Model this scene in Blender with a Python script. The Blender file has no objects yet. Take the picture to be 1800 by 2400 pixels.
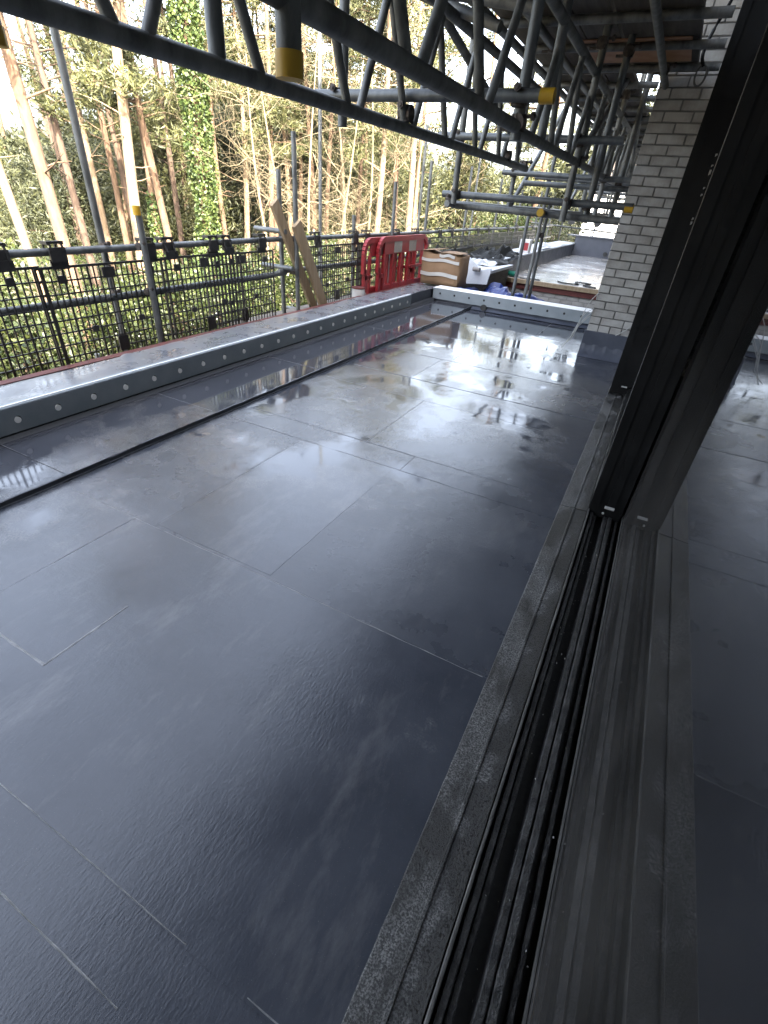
import bpy, bmesh, math, random
import numpy as np
from mathutils import Vector, Matrix, noise
random.seed(7); rng = np.random.default_rng(7)
SC = bpy.context.scene
COL = SC.collection
R = math.radians

# ---------------------------------------------------------------- camera
CAM_H = 1.30
_f, _p, _y, _r = 1115.7, .58784, .44215, -.08596
fw = Vector((-math.sin(_y)*math.cos(_p), math.cos(_y)*math.cos(_p), -math.sin(_p)))
rt = fw.cross(Vector((0, 0, 1))).normalized(); dn = fw.cross(rt)
rt, dn = math.cos(_r)*rt+math.sin(_r)*dn, -math.sin(_r)*rt+math.cos(_r)*dn
cd = bpy.data.cameras.new('camera'); cam = bpy.data.objects.new('camera', cd); COL.objects.link(cam)
cd.sensor_fit = 'VERTICAL'; cd.sensor_height = 24; cd.sensor_width = 18; cd.lens = _f/2400*24
cd.clip_start = .01; cd.clip_end = 2000
M = Matrix((rt, -dn, -fw)).transposed().to_4x4(); M.translation = (0, 0, CAM_H)
cam.matrix_world = M
SC.camera = cam

# ---------------------------------------------------------------- sky, sun, exposure
SUN_AZ, SUN_EL = R(128), R(36)
w = bpy.data.worlds.new('World'); SC.world = w; w.use_nodes = True
nt = w.node_tree; bg = nt.nodes['Background']
sky = nt.nodes.new('ShaderNodeTexSky'); sky.sky_type = 'NISHITA'; sky.sun_disc = False
sky.sun_elevation = SUN_EL; sky.sun_rotation = SUN_AZ
sky.air_density = 1.0; sky.dust_density = 6.0; sky.ozone_density = 1.0
hs = nt.nodes.new('ShaderNodeHueSaturation'); hs.inputs['Saturation'].default_value = .55   # thin white overcast
nt.links.new(sky.outputs[0], hs.inputs['Color']); nt.links.new(hs.outputs[0], bg.inputs[0]); bg.inputs[1].default_value = 0.15
sl = bpy.data.lights.new('sun', 'SUN'); sun = bpy.data.objects.new('sun', sl); COL.objects.link(sun)
sl.energy = 4.0; sl.angle = R(.6); sl.color = (1, .91, .76)
sd = Vector((math.sin(SUN_AZ)*math.cos(SUN_EL), math.cos(SUN_AZ)*math.cos(SUN_EL), math.sin(SUN_EL)))
sun.rotation_euler = sd.to_track_quat('Z', 'Y').to_euler(); sun.location = (5, -8, 12)
SC.view_settings.view_transform = 'Standard'; SC.view_settings.look = 'None'
SC.view_settings.exposure = 3.7; SC.view_settings.gamma = 1
SC.cycles.max_bounces = 8; SC.cycles.glossy_bounces = 5; SC.cycles.transparent_max_bounces = 8

# ---------------------------------------------------------------- materials
def mat(name, c1, c2=None, rough=.6, metal=0, nscale=8, bump=0, bscale=60, rough2=None, detail=6, island=False, spec=None, trans=0, stretch=None, lo=.35, hi=.68, perobj=0):
    m = bpy.data.materials.new(name); m.use_nodes = True
    n = m.node_tree.nodes; l = m.node_tree.links; b = n['Principled BSDF']
    b.inputs['Base Color'].default_value = (*c1, 1); b.inputs['Roughness'].default_value = rough
    b.inputs['Metallic'].default_value = metal
    if spec is not None: b.inputs['Specular IOR Level'].default_value = spec
    tc = n.new('ShaderNodeTexCoord'); vec = tc.outputs['Object']
    if stretch:
        mp = n.new('ShaderNodeMapping'); mp.inputs['Scale'].default_value = stretch
        l.new(vec, mp.inputs[0]); vec = mp.outputs[0]
    if c2 is not None:
        ramp = n.new('ShaderNodeValToRGB'); ramp.color_ramp.elements[0].color = (*c1, 1); ramp.color_ramp.elements[1].color = (*c2, 1)
        if island:
            g = n.new('ShaderNodeNewGeometry'); l.new(g.outputs['Random Per Island'], ramp.inputs[0])
        else:
            no = n.new('ShaderNodeTexNoise'); no.inputs['Scale'].default_value = nscale; no.inputs['Detail'].default_value = detail
            no.inputs['Roughness'].default_value = .62
            l.new(vec, no.inputs['Vector']); l.new(no.outputs[0], ramp.inputs[0])
            ramp.color_ramp.elements[0].position = lo; ramp.color_ramp.elements[1].position = hi
            if perobj:
                oi = n.new('ShaderNodeObjectInfo'); ad = n.new('ShaderNodeMath'); ad.operation = 'MULTIPLY_ADD'; ad.inputs[1].default_value = perobj; l.new(oi.outputs['Random'], ad.inputs[0]); l.new(no.outputs[0], ad.inputs[2]); sb = n.new('ShaderNodeMath'); sb.operation = 'SUBTRACT'; sb.inputs[1].default_value = perobj/2; l.new(ad.outputs[0], sb.inputs[0]); l.new(sb.outputs[0], ramp.inputs[0])
        l.new(ramp.outputs[0], b.inputs['Base Color'])
        if rough2 is not None and not island:
            mr = n.new('ShaderNodeMapRange'); mr.inputs[1].default_value = lo; mr.inputs[2].default_value = hi
            mr.inputs[3].default_value = rough; mr.inputs[4].default_value = rough2
            l.new(no.outputs[0], mr.inputs[0]); l.new(mr.outputs[0], b.inputs['Roughness'])
    if bump:
        nb = n.new('ShaderNodeTexNoise'); nb.inputs['Scale'].default_value = bscale; nb.inputs['Detail'].default_value = 5
        l.new(vec, nb.inputs['Vector'])
        bp = n.new('ShaderNodeBump'); bp.inputs['Strength'].default_value = bump; bp.inputs['Distance'].default_value = .01
        l.new(nb.outputs[0], bp.inputs['Height']); l.new(bp.outputs[0], b.inputs['Normal'])
    if trans:
        t = n.new('ShaderNodeBsdfTranslucent'); mx = n.new('ShaderNodeMixShader'); mx.inputs[0].default_value = trans
        o = n['Material Output']
        if c2 is not None: l.new(ramp.outputs[0], t.inputs[0])
        else: t.inputs[0].default_value = (*c1, 1)
        l.new(b.outputs[0], mx.inputs[1]); l.new(t.outputs[0], mx.inputs[2]); l.new(mx.outputs[0], o.inputs[0])
    return m

def floor_mat(name, c1, c2, puddle=.49, brush=1.0):
    """wet roofing membrane: film of standing water here, brushed damp coating there"""
    m = bpy.data.materials.new(name); m.use_nodes = True
    n = m.node_tree.nodes; l = m.node_tree.links; b = n['Principled BSDF']
    geo = n.new('ShaderNodeNewGeometry')
    def N(scale, detail=5, rough=.55, st=(1, 1, 1), rot=0, off=(0, 0, 0)):
        mp = n.new('ShaderNodeMapping'); mp.inputs['Scale'].default_value = st; mp.inputs['Rotation'].default_value = (0, 0, rot); mp.inputs['Location'].default_value = off
        l.new(geo.outputs['Position'], mp.inputs[0])
        x = n.new('ShaderNodeTexNoise'); x.inputs['Scale'].default_value = scale; x.inputs['Detail'].default_value = detail; x.inputs['Roughness'].default_value = rough
        l.new(mp.outputs[0], x.inputs['Vector']); return x.outputs[0]
    def rng_(v, a, b_, c, d, clamp=True):
        x = n.new('ShaderNodeMapRange'); x.clamp = clamp
        for i, q in enumerate((a, b_, c, d)): x.inputs[i+1].default_value = q
        l.new(v, x.inputs[0]); return x.outputs[0]
    def math_(op, a, b_):
        x = n.new('ShaderNodeMath'); x.operation = op
        for i, q in enumerate((a, b_)):
            if isinstance(q, (int, float)): x.inputs[i].default_value = q
            else: l.new(q, x.inputs[i])
        return x.outputs[0]
    big = N(.62, 6, .62, off=(3.1, 1.7, 0)); mid = N(2.6, 7, .6, off=(7, 3, 0)); fine = N(160, 3); grit = N(420, 2)
    brushn = N(150, 5, .6, st=(1, .3, 1), rot=.5); brush2 = N(60, 5, .6, st=(.4, 1, 1), rot=.1)
    # water lies deeper towards the outlet at the far end and along the raised strip
    sep = n.new('ShaderNodeSeparateXYZ'); l.new(geo.outputs['Position'], sep.inputs[0])
    depth = math_('ADD', rng_(sep.outputs['Y'], .6, 6.5, -.07, .14), rng_(sep.outputs['X'], -2.3, -.3, .085, -.13))
    wet0 = math_('ADD', math_('ADD', big, math_('MULTIPLY', math_('SUBTRACT', mid, .5), .55)), depth)
    wet = rng_(wet0, puddle, puddle+.085, 0, 1)                   # 1 = standing water
    l.new(rng_(wet, 0, 1, .30, .035), b.inputs['Roughness'])
    mixr = n.new('ShaderNodeMath')
    oi = n.new('ShaderNodeObjectInfo')
    damp = math_('ADD', rng_(mid, .35, .65, .17, .27), rng_(oi.outputs['Random'], 0, 1, -.03, .07))
    rr = n.new('ShaderNodeMix'); rr.data_type = 'FLOAT'; l.new(wet, rr.inputs[0]); l.new(damp, rr.inputs[2]); rr.inputs[3].default_value = .065
    l.new(rr.outputs[0], b.inputs['Roughness']); n.remove(mixr)
    ramp = n.new('ShaderNodeValToRGB'); ramp.color_ramp.elements[0].color = (*c1, 1); ramp.color_ramp.elements[1].color = (*c2, 1)
    ramp.color_ramp.elements[0].position = .3; ramp.color_ramp.elements[1].position = .75
    l.new(mid, ramp.inputs[0])
    dryc = math_('SUBTRACT', 1.0, wet)
    # pale specks of grit and dried silt along the water's edges
    edge = math_('MULTIPLY', rng_(wet0, puddle-.03, puddle+.01, 0, 1), rng_(wet0, puddle+.02, puddle+.07, 1, 0))
    speck = math_('MULTIPLY', rng_(grit, .70, .74, 0, 1), .35)
    silt = math_('MAXIMUM', speck, math_('MULTIPLY', edge, math_('MULTIPLY', rng_(fine, .42, .66, 0, 1), .22)))
    mc = n.new('ShaderNodeMix'); mc.data_type = 'RGBA'; l.new(silt, mc.inputs[0]); l.new(ramp.outputs[0], mc.inputs[6]); mc.inputs[7].default_value = (.33, .31, .28, 1)
    marks = math_('MULTIPLY', rng_(N(5, 8, .7, st=(1, .35, 1), rot=.9, off=(2, 9, 0)), .54, .70, 0, .55), dryc)
    mk = n.new('ShaderNodeMix'); mk.data_type = 'RGBA'; l.new(marks, mk.inputs[0]); l.new(mc.outputs[2], mk.inputs[6]); mk.inputs[7].default_value = (.12, .12, .125, 1)
    l.new(mk.outputs[2], b.inputs['Base Color'])
    dry = math_('SUBTRACT', 1.0, wet)
    h = math_('ADD', math_('MULTIPLY', brushn, .9*brush), math_('ADD', math_('MULTIPLY', brush2, .5*brush), math_('MULTIPLY', fine, .25)))
    h = math_('MULTIPLY', h, math_('ADD', math_('MULTIPLY', dry, rng_(N(1.7, 4, .6, off=(11, 5, 0)), .38, .62, .25, 1.5)), .02))
    h = math_('ADD', h, math_('MULTIPLY', wet, .12))
    h = math_('ADD', h, math_('MULTIPLY', N(3.2, 2), .9))
    bp = n.new('ShaderNodeBump'); bp.inputs['Strength'].default_value = .15; bp.inputs['Distance'].default_value = .006
    l.new(h, bp.inputs['Height']); l.new(bp.outputs[0], b.inputs['Normal'])
    b.inputs['Coat Weight'].default_value = .2; l.new(rr.outputs[0], b.inputs['Coat Roughness']); l.new(bp.outputs[0], b.inputs['Coat Normal'])
    b.inputs['IOR'].default_value = 1.5
    return m

def sill_mat(name):
    XO = 0.0   # sill meshes keep world coordinates
    m = bpy.data.materials.new(name); m.use_nodes = True
    n = m.node_tree.nodes; l = m.node_tree.links; b = n['Principled BSDF']; tc = n.new('ShaderNodeTexCoord')
    def N(sc, det, lo, hi, st=(1, 1, 1)):
        mp = n.new('ShaderNodeMapping'); mp.inputs['Scale'].default_value = st; l.new(tc.outputs['Object'], mp.inputs[0])
        x = n.new('ShaderNodeTexNoise'); x.inputs['Scale'].default_value = sc; x.inputs['Detail'].default_value = det; x.inputs['Roughness'].default_value = .65; l.new(mp.outputs[0], x.inputs[0])
        r = n.new('ShaderNodeMapRange'); r.inputs[1].default_value = lo; r.inputs[2].default_value = hi; l.new(x.outputs[0], r.inputs[0]); return r.outputs[0]
    def mul(a, c):
        x = n.new('ShaderNodeMath'); x.operation = 'MULTIPLY'; l.new(a, x.inputs[0]); l.new(c, x.inputs[1]); return x.outputs[0]
    patch = N(5, 9, .43, .57, (1.6, .8, 1)); speck = N(240, 5, .45, .62); grain = N(90, 6, .3, .75)
    wob = n.new('ShaderNodeTexNoise'); wob.inputs['Scale'].default_value = 9; wob.inputs['Detail'].default_value = 7; l.new(tc.outputs['Object'], wob.inputs[0])
    sx = n.new('ShaderNodeSeparateXYZ'); l.new(tc.outputs['Object'], sx.inputs[0])
    wa = n.new('ShaderNodeMath'); wa.operation = 'MULTIPLY_ADD'; wa.inputs[1].default_value = .22; l.new(wob.outputs[0], wa.inputs[0]); l.new(sx.outputs['X'], wa.inputs[2])
    wm = n.new('ShaderNodeMapRange'); wm.inputs[1].default_value = .108-XO; wm.inputs[2].default_value = .122-XO; wm.inputs[3].default_value = 1; wm.inputs[4].default_value = .10; l.new(wa.outputs[0], wm.inputs[0])
    patch = mul(patch, wm.outputs[0])
    f1 = mul(patch, grain)
    r1 = n.new('ShaderNodeMix'); r1.data_type = 'RGBA'; l.new(f1, r1.inputs[0]); r1.inputs[6].default_value = (.007, .0065, .006, 1); r1.inputs[7].default_value = (.062, .062, .062, 1)
    r2 = n.new('ShaderNodeMix'); r2.data_type = 'RGBA'; l.new(mul(speck, patch), r2.inputs[0]); l.new(r1.outputs[2], r2.inputs[6]); r2.inputs[7].default_value = (.19, .187, .18, 1)
    l.new(r2.outputs[2], b.inputs['Base Color'])
    rr = n.new('ShaderNodeMapRange'); rr.inputs[3].default_value = .28; rr.inputs[4].default_value = .75; l.new(patch, rr.inputs[0]); l.new(rr.outputs[0], b.inputs['Roughness'])
    bp = n.new('ShaderNodeBump'); bp.inputs['Strength'].default_value = .6; bp.inputs['Distance'].default_value = .002; l.new(speck, bp.inputs['Height']); l.new(bp.outputs[0], b.inputs['Normal'])
    return m

def glass_mat(name):
    m = bpy.data.materials.new(name); m.use_nodes = True
    n = m.node_tree.nodes; l = m.node_tree.links; n.remove(n['Principled BSDF'])
    g = n.new('ShaderNodeBsdfGlossy'); g.inputs['Roughness'].default_value = .012; g.inputs[0].default_value = (.86, .86, .88, 1)
    t = n.new('ShaderNodeBsdfTransparent'); t.inputs[0].default_value = (.55, .58, .58, 1)
    d = n.new('ShaderNodeBsdfDiffuse'); d.inputs[0].default_value = (.20, .19, .18, 1)
    fr = n.new('ShaderNodeFresnel'); fr.inputs[0].default_value = 2.3
    mx = n.new('ShaderNodeMixShader'); l.new(fr.outputs[0], mx.inputs[0]); l.new(t.outputs[0], mx.inputs[1]); l.new(g.outputs[0], mx.inputs[2])
    tc = n.new('ShaderNodeTexCoord'); no = n.new('ShaderNodeTexNoise'); no.inputs['Scale'].default_value = 3.0; no.inputs['Detail'].default_value = 7
    l.new(tc.outputs['Object'], no.inputs[0])
    mr = n.new('ShaderNodeMapRange'); mr.inputs[1].default_value = .45; mr.inputs[2].default_value = .8; mr.inputs[3].default_value = .05; mr.inputs[4].default_value = .13
    l.new(no.outputs[0], mr.inputs[0])
    sx = n.new('ShaderNodeSeparateXYZ'); l.new(tc.outputs['Object'], sx.inputs[0])
    zr = n.new('ShaderNodeMapRange'); zr.inputs[1].default_value = .3; zr.inputs[2].default_value = 1.05; zr.inputs[3].default_value = 1.5; zr.inputs[4].default_value = .25; l.new(sx.outputs['Z'], zr.inputs[0])
    mm = n.new('ShaderNodeMath'); mm.operation = 'MULTIPLY'; l.new(mr.outputs[0], mm.inputs[0]); l.new(zr.outputs[0], mm.inputs[1])
    m2 = n.new('ShaderNodeMixShader'); l.new(mm.outputs[0], m2.inputs[0]); l.new(mx.outputs[0], m2.inputs[1]); l.new(d.outputs[0], m2.inputs[2])
    l.new(m2.outputs[0], n['Material Output'].inputs[0])
    return m

MT = {}
MT['floor'] = floor_mat('wet_membrane', (.034, .0375, .047), (.058, .063, .076))
MT['strip'] = floor_mat('wet_membrane_strip', (.036, .0385, .047), (.060, .063, .073), puddle=.46)
MT['upstand'] = mat('membrane_upstand', (.055, .062, .082), (.072, .08, .103), rough=.32, rough2=.5, nscale=5, bump=.15, bscale=30)
MT['weld'] = mat('membrane_weld', (.10, .102, .108), (.24, .238, .235), rough=.4, nscale=25)
MT['black_gap'] = mat('black_membrane', (.012, .013, .016), rough=.5)
MT['edge_membrane'] = mat('dark_blue_membrane_edge', (.016, .018, .024), (.024, .027, .035), rough=.4)
MT['paratop'] = mat('parapet_membrane', (.105, .112, .13), (.15, .156, .172), rough=.2, rough2=.42, nscale=5, bump=.10, bscale=14)
MT['steel'] = mat('galvanised_angle', (.215, .245, .262), (.27, .30, .318), rough=.42, rough2=.55, metal=.35, nscale=6, bump=.04)
MT['steel_white'] = mat('pale_insulation', (.80, .80, .78), (.85, .85, .83), rough=.8)
MT['redpaint'] = mat('red_oxide_primer', (.085, .016, .013), (.12, .026, .02), rough=.6, nscale=9)
MT['tube'] = mat('galvanised_tube', (.085, .092, .095), (.17, .18, .184), rough=.42, rough2=.6, metal=.55, nscale=16, bump=.08, bscale=90, stretch=(1, 1, .35))
MT['tube_dark'] = mat('weathered_tube', (.09, .094, .09), (.25, .255, .248), rough=.5, rough2=.68, metal=.5, nscale=14, bump=.1, bscale=80, stretch=(1, 1, .4))
MT['coupler'] = mat('rusty_coupler', (.05, .045, .042), (.13, .11, .10), rough=.6, metal=.6, nscale=40, bump=.3)
MT['yellow'] = mat('yellow_plastic', (.50, .30, .015), (.42, .25, .015), rough=.45, nscale=20)
MT['black_plastic'] = mat('black_plastic', (.012, .012, .013), (.025, .025, .026), rough=.45, nscale=30)
MT['board'] = mat('scaffold_board', (.05, .043, .036), (.10, .088, .075), rough=.8, nscale=6, bump=.3, bscale=40, stretch=(4, .5, 4))
MT['osb'] = mat('orange_plywood', (.30, .15, .085), (.42, .26, .17), rough=.8, nscale=5)
MT['brick'] = mat('buff_brick', (.27, .255, .232), (.41, .397, .372), rough=.85, nscale=7, perobj=.2, bump=.35, bscale=45)
MT['mortar'] = mat('mortar', (.13, .127, .122), (.18, .177, .17), rough=.95, nscale=20, bump=.4)
MT['render'] = mat('house_wall', (.34, .32, .29), (.40, .375, .34), rough=.9)
MT['frame'] = mat('black_anodised_frame', (.004, .004, .004), (.007, .007, .007), rough=.42, nscale=6, rough2=.55, spec=.22)
MT['sill'] = mat('dirty_aluminium_sill', (.008, .008, .0075), (.062, .061, .058), rough=.42, rough2=.8, metal=.1, nscale=7, bump=.4, bscale=240, detail=12, stretch=(1, .55, 1), lo=.40, hi=.62)
MT['sill'] = sill_mat('dirty_wet_sill')
MT['rib'] = mat('dirty_track_rib', (.012, .012, .012), (.06, .058, .055), rough=.5, metal=.3, nscale=40, bump=.5, bscale=200)
MT['rib_light'] = mat('worn_track_edge', (.07, .07, .066), (.13, .127, .12), rough=.45, metal=.4, nscale=30)
MT['groove'] = mat('track_groove', (.008, .008, .008), (.02, .02, .02), rough=.6, nscale=60)
MT['debris'] = mat('pale_grit', (.30, .29, .27), (.5, .48, .45), rough=.8, island=True)
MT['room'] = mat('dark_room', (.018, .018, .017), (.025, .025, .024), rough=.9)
MT['glass'] = glass_mat('door_glass')
MT['bark'] = mat('pine_bark', (.062, .036, .020), (.13, .082, .05), rough=.95, nscale=5, bump=.7, bscale=16, stretch=(1.6, 1.6, .4))
MT['bark_dark'] = mat('pine_bark_dark', (.042, .027, .018), (.088, .057, .038), rough=.95, nscale=5, bump=.7, bscale=16, stretch=(1.6, 1.6, .4))
MT['bark_pale'] = mat('pale_bark', (.105, .070, .040), (.175, .128, .082), rough=.95, nscale=5, bump=.5, bscale=16, stretch=(1.6, 1.6, .4))
MT['twig'] = mat('bare_twig', (.085, .067, .036), (.165, .135, .082), rough=.9, nscale=3)
MT['needle'] = mat('pine_needles', (.028, .035, .012), (.100, .100, .034), rough=.6, island=True, trans=.25)
MT['needle_dark'] = mat('dark_needles', (.015, .020, .009), (.056, .060, .024), rough=.6, island=True, trans=.2)
MT['leaf'] = mat('bright_leaf', (.014, .026, .007), (.055, .066, .016), rough=.5, island=True, trans=.3)
MT['ivy'] = mat('ivy_leaf', (.020, .042, .010), (.080, .105, .024), rough=.6, island=True, trans=.25)
MT['soil'] = mat('woodland_floor', (.06, .048, .027), (.10, .085, .045), rough=1, nscale=.8, bump=.5, bscale=3)
MT['red_plastic'] = mat('red_plastic', (.26, .016, .022), (.21, .013, .018), rough=.4, nscale=6)
MT['reflective'] = mat('grey_reflective_sheet', (.26, .24, .22), (.21, .2, .185), rough=.5, nscale=30)
MT['card'] = mat('cardboard', (.20, .122, .066), (.245, .155, .088), rough=.85, nscale=4, bump=.15, bscale=20)
MT['tape'] = mat('pale_tape', (.46, .45, .42), (.38, .37, .35), rough=.3, nscale=8)
MT['timber'] = mat('sawn_timber', (.22, .16, .095), (.30, .23, .15), rough=.8, nscale=3, bump=.15, bscale=20, stretch=(9, 9, .5))
MT['white_plastic'] = mat('white_plastic', (.5, .5, .5), (.58, .58, .58), rough=.45, nscale=5)
MT['tarp'] = mat('blue_tarpaulin', (.008, .022, .12), (.012, .03, .16), rough=.35, nscale=5)
MT['black_sheet'] = mat('black_polythene', (.004, .005, .005), (.009, .010, .010), rough=.6, spec=.2, nscale=5)
MT['foil_white'] = mat('white_board_facing', (.42, .45, .48), (.5, .52, .55), rough=.5, nscale=5)
MT['green'] = mat('green_bottle_plastic', (.01, .16, .11), rough=.3)
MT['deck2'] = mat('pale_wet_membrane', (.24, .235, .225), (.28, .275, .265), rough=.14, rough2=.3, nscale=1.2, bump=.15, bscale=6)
MT['cable'] = mat('black_cable', (.02, .02, .02), rough=.5)
MT['string'] = mat('grey_wire', (.42, .42, .40), rough=.6)
MT['white_render'] = mat('white_render', (.78, .78, .76), (.84, .84, .82), rough=.9, nscale=3)
MT['orange_net'] = mat('orange_netting', (.60, .20, .03), (.50, .16, .03), rough=.6)
MT['slate'] = mat('roof_tile', (.09, .075, .07), (.14, .12, .11), rough=.8)

# ---------------------------------------------------------------- helpers
def tag(o, label=None, cat=None, group=None, kind=None):
    if label: o['label'] = label
    if cat: o['category'] = cat
    if group: o['group'] = group
    if kind: o['kind'] = kind
    return o

def empty(name, loc=(0, 0, 0), **k):
    o = bpy.data.objects.new(name, None); o.empty_display_size = .1; o.location = loc; COL.objects.link(o)
    return tag(o, **k)

def link(name, me, m=None, parent=None, loc=None, smooth=False, **k):
    if m is not None and not me.materials: me.materials.append(MT[m])
    if smooth: me.polygons.foreach_set('use_smooth', [True]*len(me.polygons))
    o = bpy.data.objects.new(name, me); COL.objects.link(o)
    if parent is not None:
        o.parent = parent
        # parents are unrotated and unscaled: keep world coordinates of the mesh
        wp = Vector((0, 0, 0)); q = parent
        while q is not None: wp += q.location; q = q.parent
        o.location = (Vector(loc) if loc else Vector((0, 0, 0))) - wp
    elif loc: o.location = loc
    return tag(o, **k)

class MB:
    def __init__(s): s.v = []; s.f = []
    def add(s, v, f):
        n = len(s.v); s.v += [tuple(q) for q in v]; s.f += [tuple(i+n for i in q) for q in f]; return s
    def box(s, a, b):
        x0, y0, z0 = a; x1, y1, z1 = b
        return s.add([(x0,y0,z0),(x1,y0,z0),(x1,y1,z0),(x0,y1,z0),(x0,y0,z1),(x1,y0,z1),(x1,y1,z1),(x0,y1,z1)],
                     [(3,2,1,0),(4,5,6,7),(0,1,5,4),(1,2,6,5),(2,3,7,6),(3,0,4,7)])
    def bar(s, a, b, wx, wz, up=(0, 0, 1)):
        a = Vector(a); b = Vector(b); d = (b-a).normalized(); x = d.cross(Vector(up))
        if x.length < 1e-4: x = d.cross(Vector((1, 0, 0)))
        x.normalize(); z = x.cross(d)
        P = []
        for p in (a, b):
            for i, j in ((-1,-1),(1,-1),(1,1),(-1,1)): P.append(p+x*i*wx/2+z*j*wz/2)
        return s.add(P, [(3,2,1,0),(4,5,6,7),(0,1,5,4),(1,2,6,5),(2,3,7,6),(3,0,4,7)])
    def tube(s, pts, rad, n=12, caps=True):
        pts = [Vector(p) for p in pts]; rings = []
        if isinstance(rad, (int, float)): rad = [rad]*len(pts)
        ref = Vector((.31, .17, .93))
        base = len(s.v)
        for i, p in enumerate(pts):
            d = (pts[min(i+1, len(pts)-1)]-pts[max(i-1, 0)]).normalized()
            x = d.cross(ref)
            if x.length < .05: x = d.cross(Vector((1, 0, 0)))
            x.normalize(); y = d.cross(x)
            for k in range(n):
                a = 2*math.pi*k/n; s.v.append(tuple(p+(x*math.cos(a)+y*math.sin(a))*rad[i]))
        for i in range(len(pts)-1):
            for k in range(n):
                q = base+i*n; s.f.append((q+k, q+(k+1) % n, q+n+(k+1) % n, q+n+k))
        if caps:
            s.f.append(tuple(base+k for k in range(n))[::-1]); s.f.append(tuple(base+(len(pts)-1)*n+k for k in range(n)))
        return s
    def mesh(s, name):
        me = bpy.data.meshes.new(name); me.from_pydata(s.v, [], s.f); me.validate(); me.update(); return me
    def build(s, name, m, parent=None, smooth=False, **k): return link(name, s.mesh(name), m, parent, smooth=smooth, **k)

def auto_smooth(o, ang=40):
    me = o.data; bm = bmesh.new(); bm.from_mesh(me)
    bmesh.ops.recalc_face_normals(bm, faces=bm.faces)
    for f in bm.faces: f.smooth = True
    for e in bm.edges:
        if len(e.link_faces) == 2 and e.calc_face_angle(0) > R(ang): e.smooth = False
    bm.to_mesh(me); bm.free(); return o

def box(name, a, b, m, parent=None, bevel=0, **k):
    o = MB().box(a, b).build(name, m, parent, **k)
    if bevel:
        bm = bmesh.new(); bm.from_mesh(o.data)
        bmesh.ops.bevel(bm, geom=bm.edges[:], offset=bevel, segments=2, profile=.6, affect='EDGES'); bm.to_mesh(o.data); bm.free()
    return o

TR = .02415
def tube(name, a, b, parent=None, m='tube', r=TR, n=14, sag=0, **k):
    a = Vector(a); b = Vector(b)
    pts = [a, b] if not sag else [a.lerp(b, t/6)-Vector((0, 0, 1))*sag*math.sin(math.pi*t/6) for t in range(7)]
    o = MB().tube(pts, r, n).build(name, m, parent, **k)
    return auto_smooth(o)

def np_mesh(name, V, F, m):
    me = bpy.data.meshes.new(name); V = np.asarray(V, np.float32); F = np.asarray(F, np.int32); k = F.shape[1]
    me.vertices.add(len(V)); me.vertices.foreach_set('co', V.ravel())
    me.loops.add(F.size); me.loops.foreach_set('vertex_index', F.ravel())
    me.polygons.add(len(F)); me.polygons.foreach_set('loop_start', np.arange(0, F.size, k, dtype=np.int32))
    try: me.polygons.foreach_set('loop_total', np.full(len(F), k, np.int32))
    except Exception: pass
    me.update(calc_edges=True); me.materials.append(MT[m]); return me

def leaf_quads(C, size, aspect=1.6, droop=0.0, jit=.35):
    """one leaf (a bent pair of triangles) at every centre"""
    n = len(C); a = rng.normal(size=(n, 3)); a[:, 2] -= droop; a /= np.linalg.norm(a, axis=1)[:, None]
    b = rng.normal(size=(n, 3)); b -= (b*a).sum(1)[:, None]*a; b /= np.linalg.norm(b, axis=1)[:, None]
    c = np.cross(a, b)
    s = size*(1+jit*rng.normal(size=(n, 1))).clip(.4, 2)
    V = np.stack([C-a*s*aspect/2, C+b*s/2+c*s*.12, C+a*s*aspect/2, C-b*s/2+c*s*.12], 1).reshape(-1, 3)
    return V, np.arange(4*n).reshape(-1, 4)

def clumps(centres, per, spread, size, aspect=1.6, droop=0., flat=.6):
    c = np.repeat(np.asarray(centres), per, 0)
    o = rng.normal(size=c.shape)*spread; o[:, 2] *= flat
    return leaf_quads(c+o, size, aspect, droop)

# ---------------------------------------------------------------- ground and wood
def ground_h(x, y):
    t = min(max((-x-4)/22, 0), 1)
    return -3.4 + 1.0*t + .25*noise.noise(Vector((x*.12, y*.12, 0)))
g = MB(); NX = 60; xs = [-400, -200, -120]+[-80+2.5*i for i in range(40)]+[30, 80, 200, 400]; ys = [-300, -120, -50]+[-25+2.5*i for i in range(44)]+[110, 200, 400]
for y in ys:
    for x in xs: g.v.append((x, y, ground_h(x, y)))
for j in range(len(ys)-1):
    for i in range(len(xs)-1):
        a = j*len(xs)+i; g.f.append((a, a+1, a+1+len(xs), a+len(xs)))
g.build('ground', 'soil', smooth=True, kind='structure')

# ================================================================ THE HOUSE AND THE TERRACE
terr = box('terrace_floor', (-3.36, -3, -.35), (-.09, 7.2, -.012), 'black_gap', kind='structure')
def sheet(name, x0, x1, y0, y1, z0, z1, m, parent, rag=.003, seg=.12):
    """membrane sheet with slightly uneven cut edges"""
    b = MB(); n = max(2, int((y1-y0)/seg)); mx = max(2, int((x1-x0)/seg))
    P = [(x0+(x1-x0)*i/mx, y0) for i in range(mx)]+[(x1, y0+(y1-y0)*i/n) for i in range(n)]+[(x1-(x1-x0)*i/mx, y1) for i in range(mx)]+[(x0, y1-(y1-y0)*i/n) for i in range(n)]
    P = [(x+random.uniform(-rag, rag), y+random.uniform(-rag, rag)) for x, y in P]
    k = len(P); b.v = [(x, y, z1) for x, y in P]+[(x, y, z0) for x, y in P]
    b.f = [tuple(range(k))]+[(i+k, (i+1) % k+k, (i+1) % k, i) for i in range(k)]
    return b.build(name, m, parent)
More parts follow.
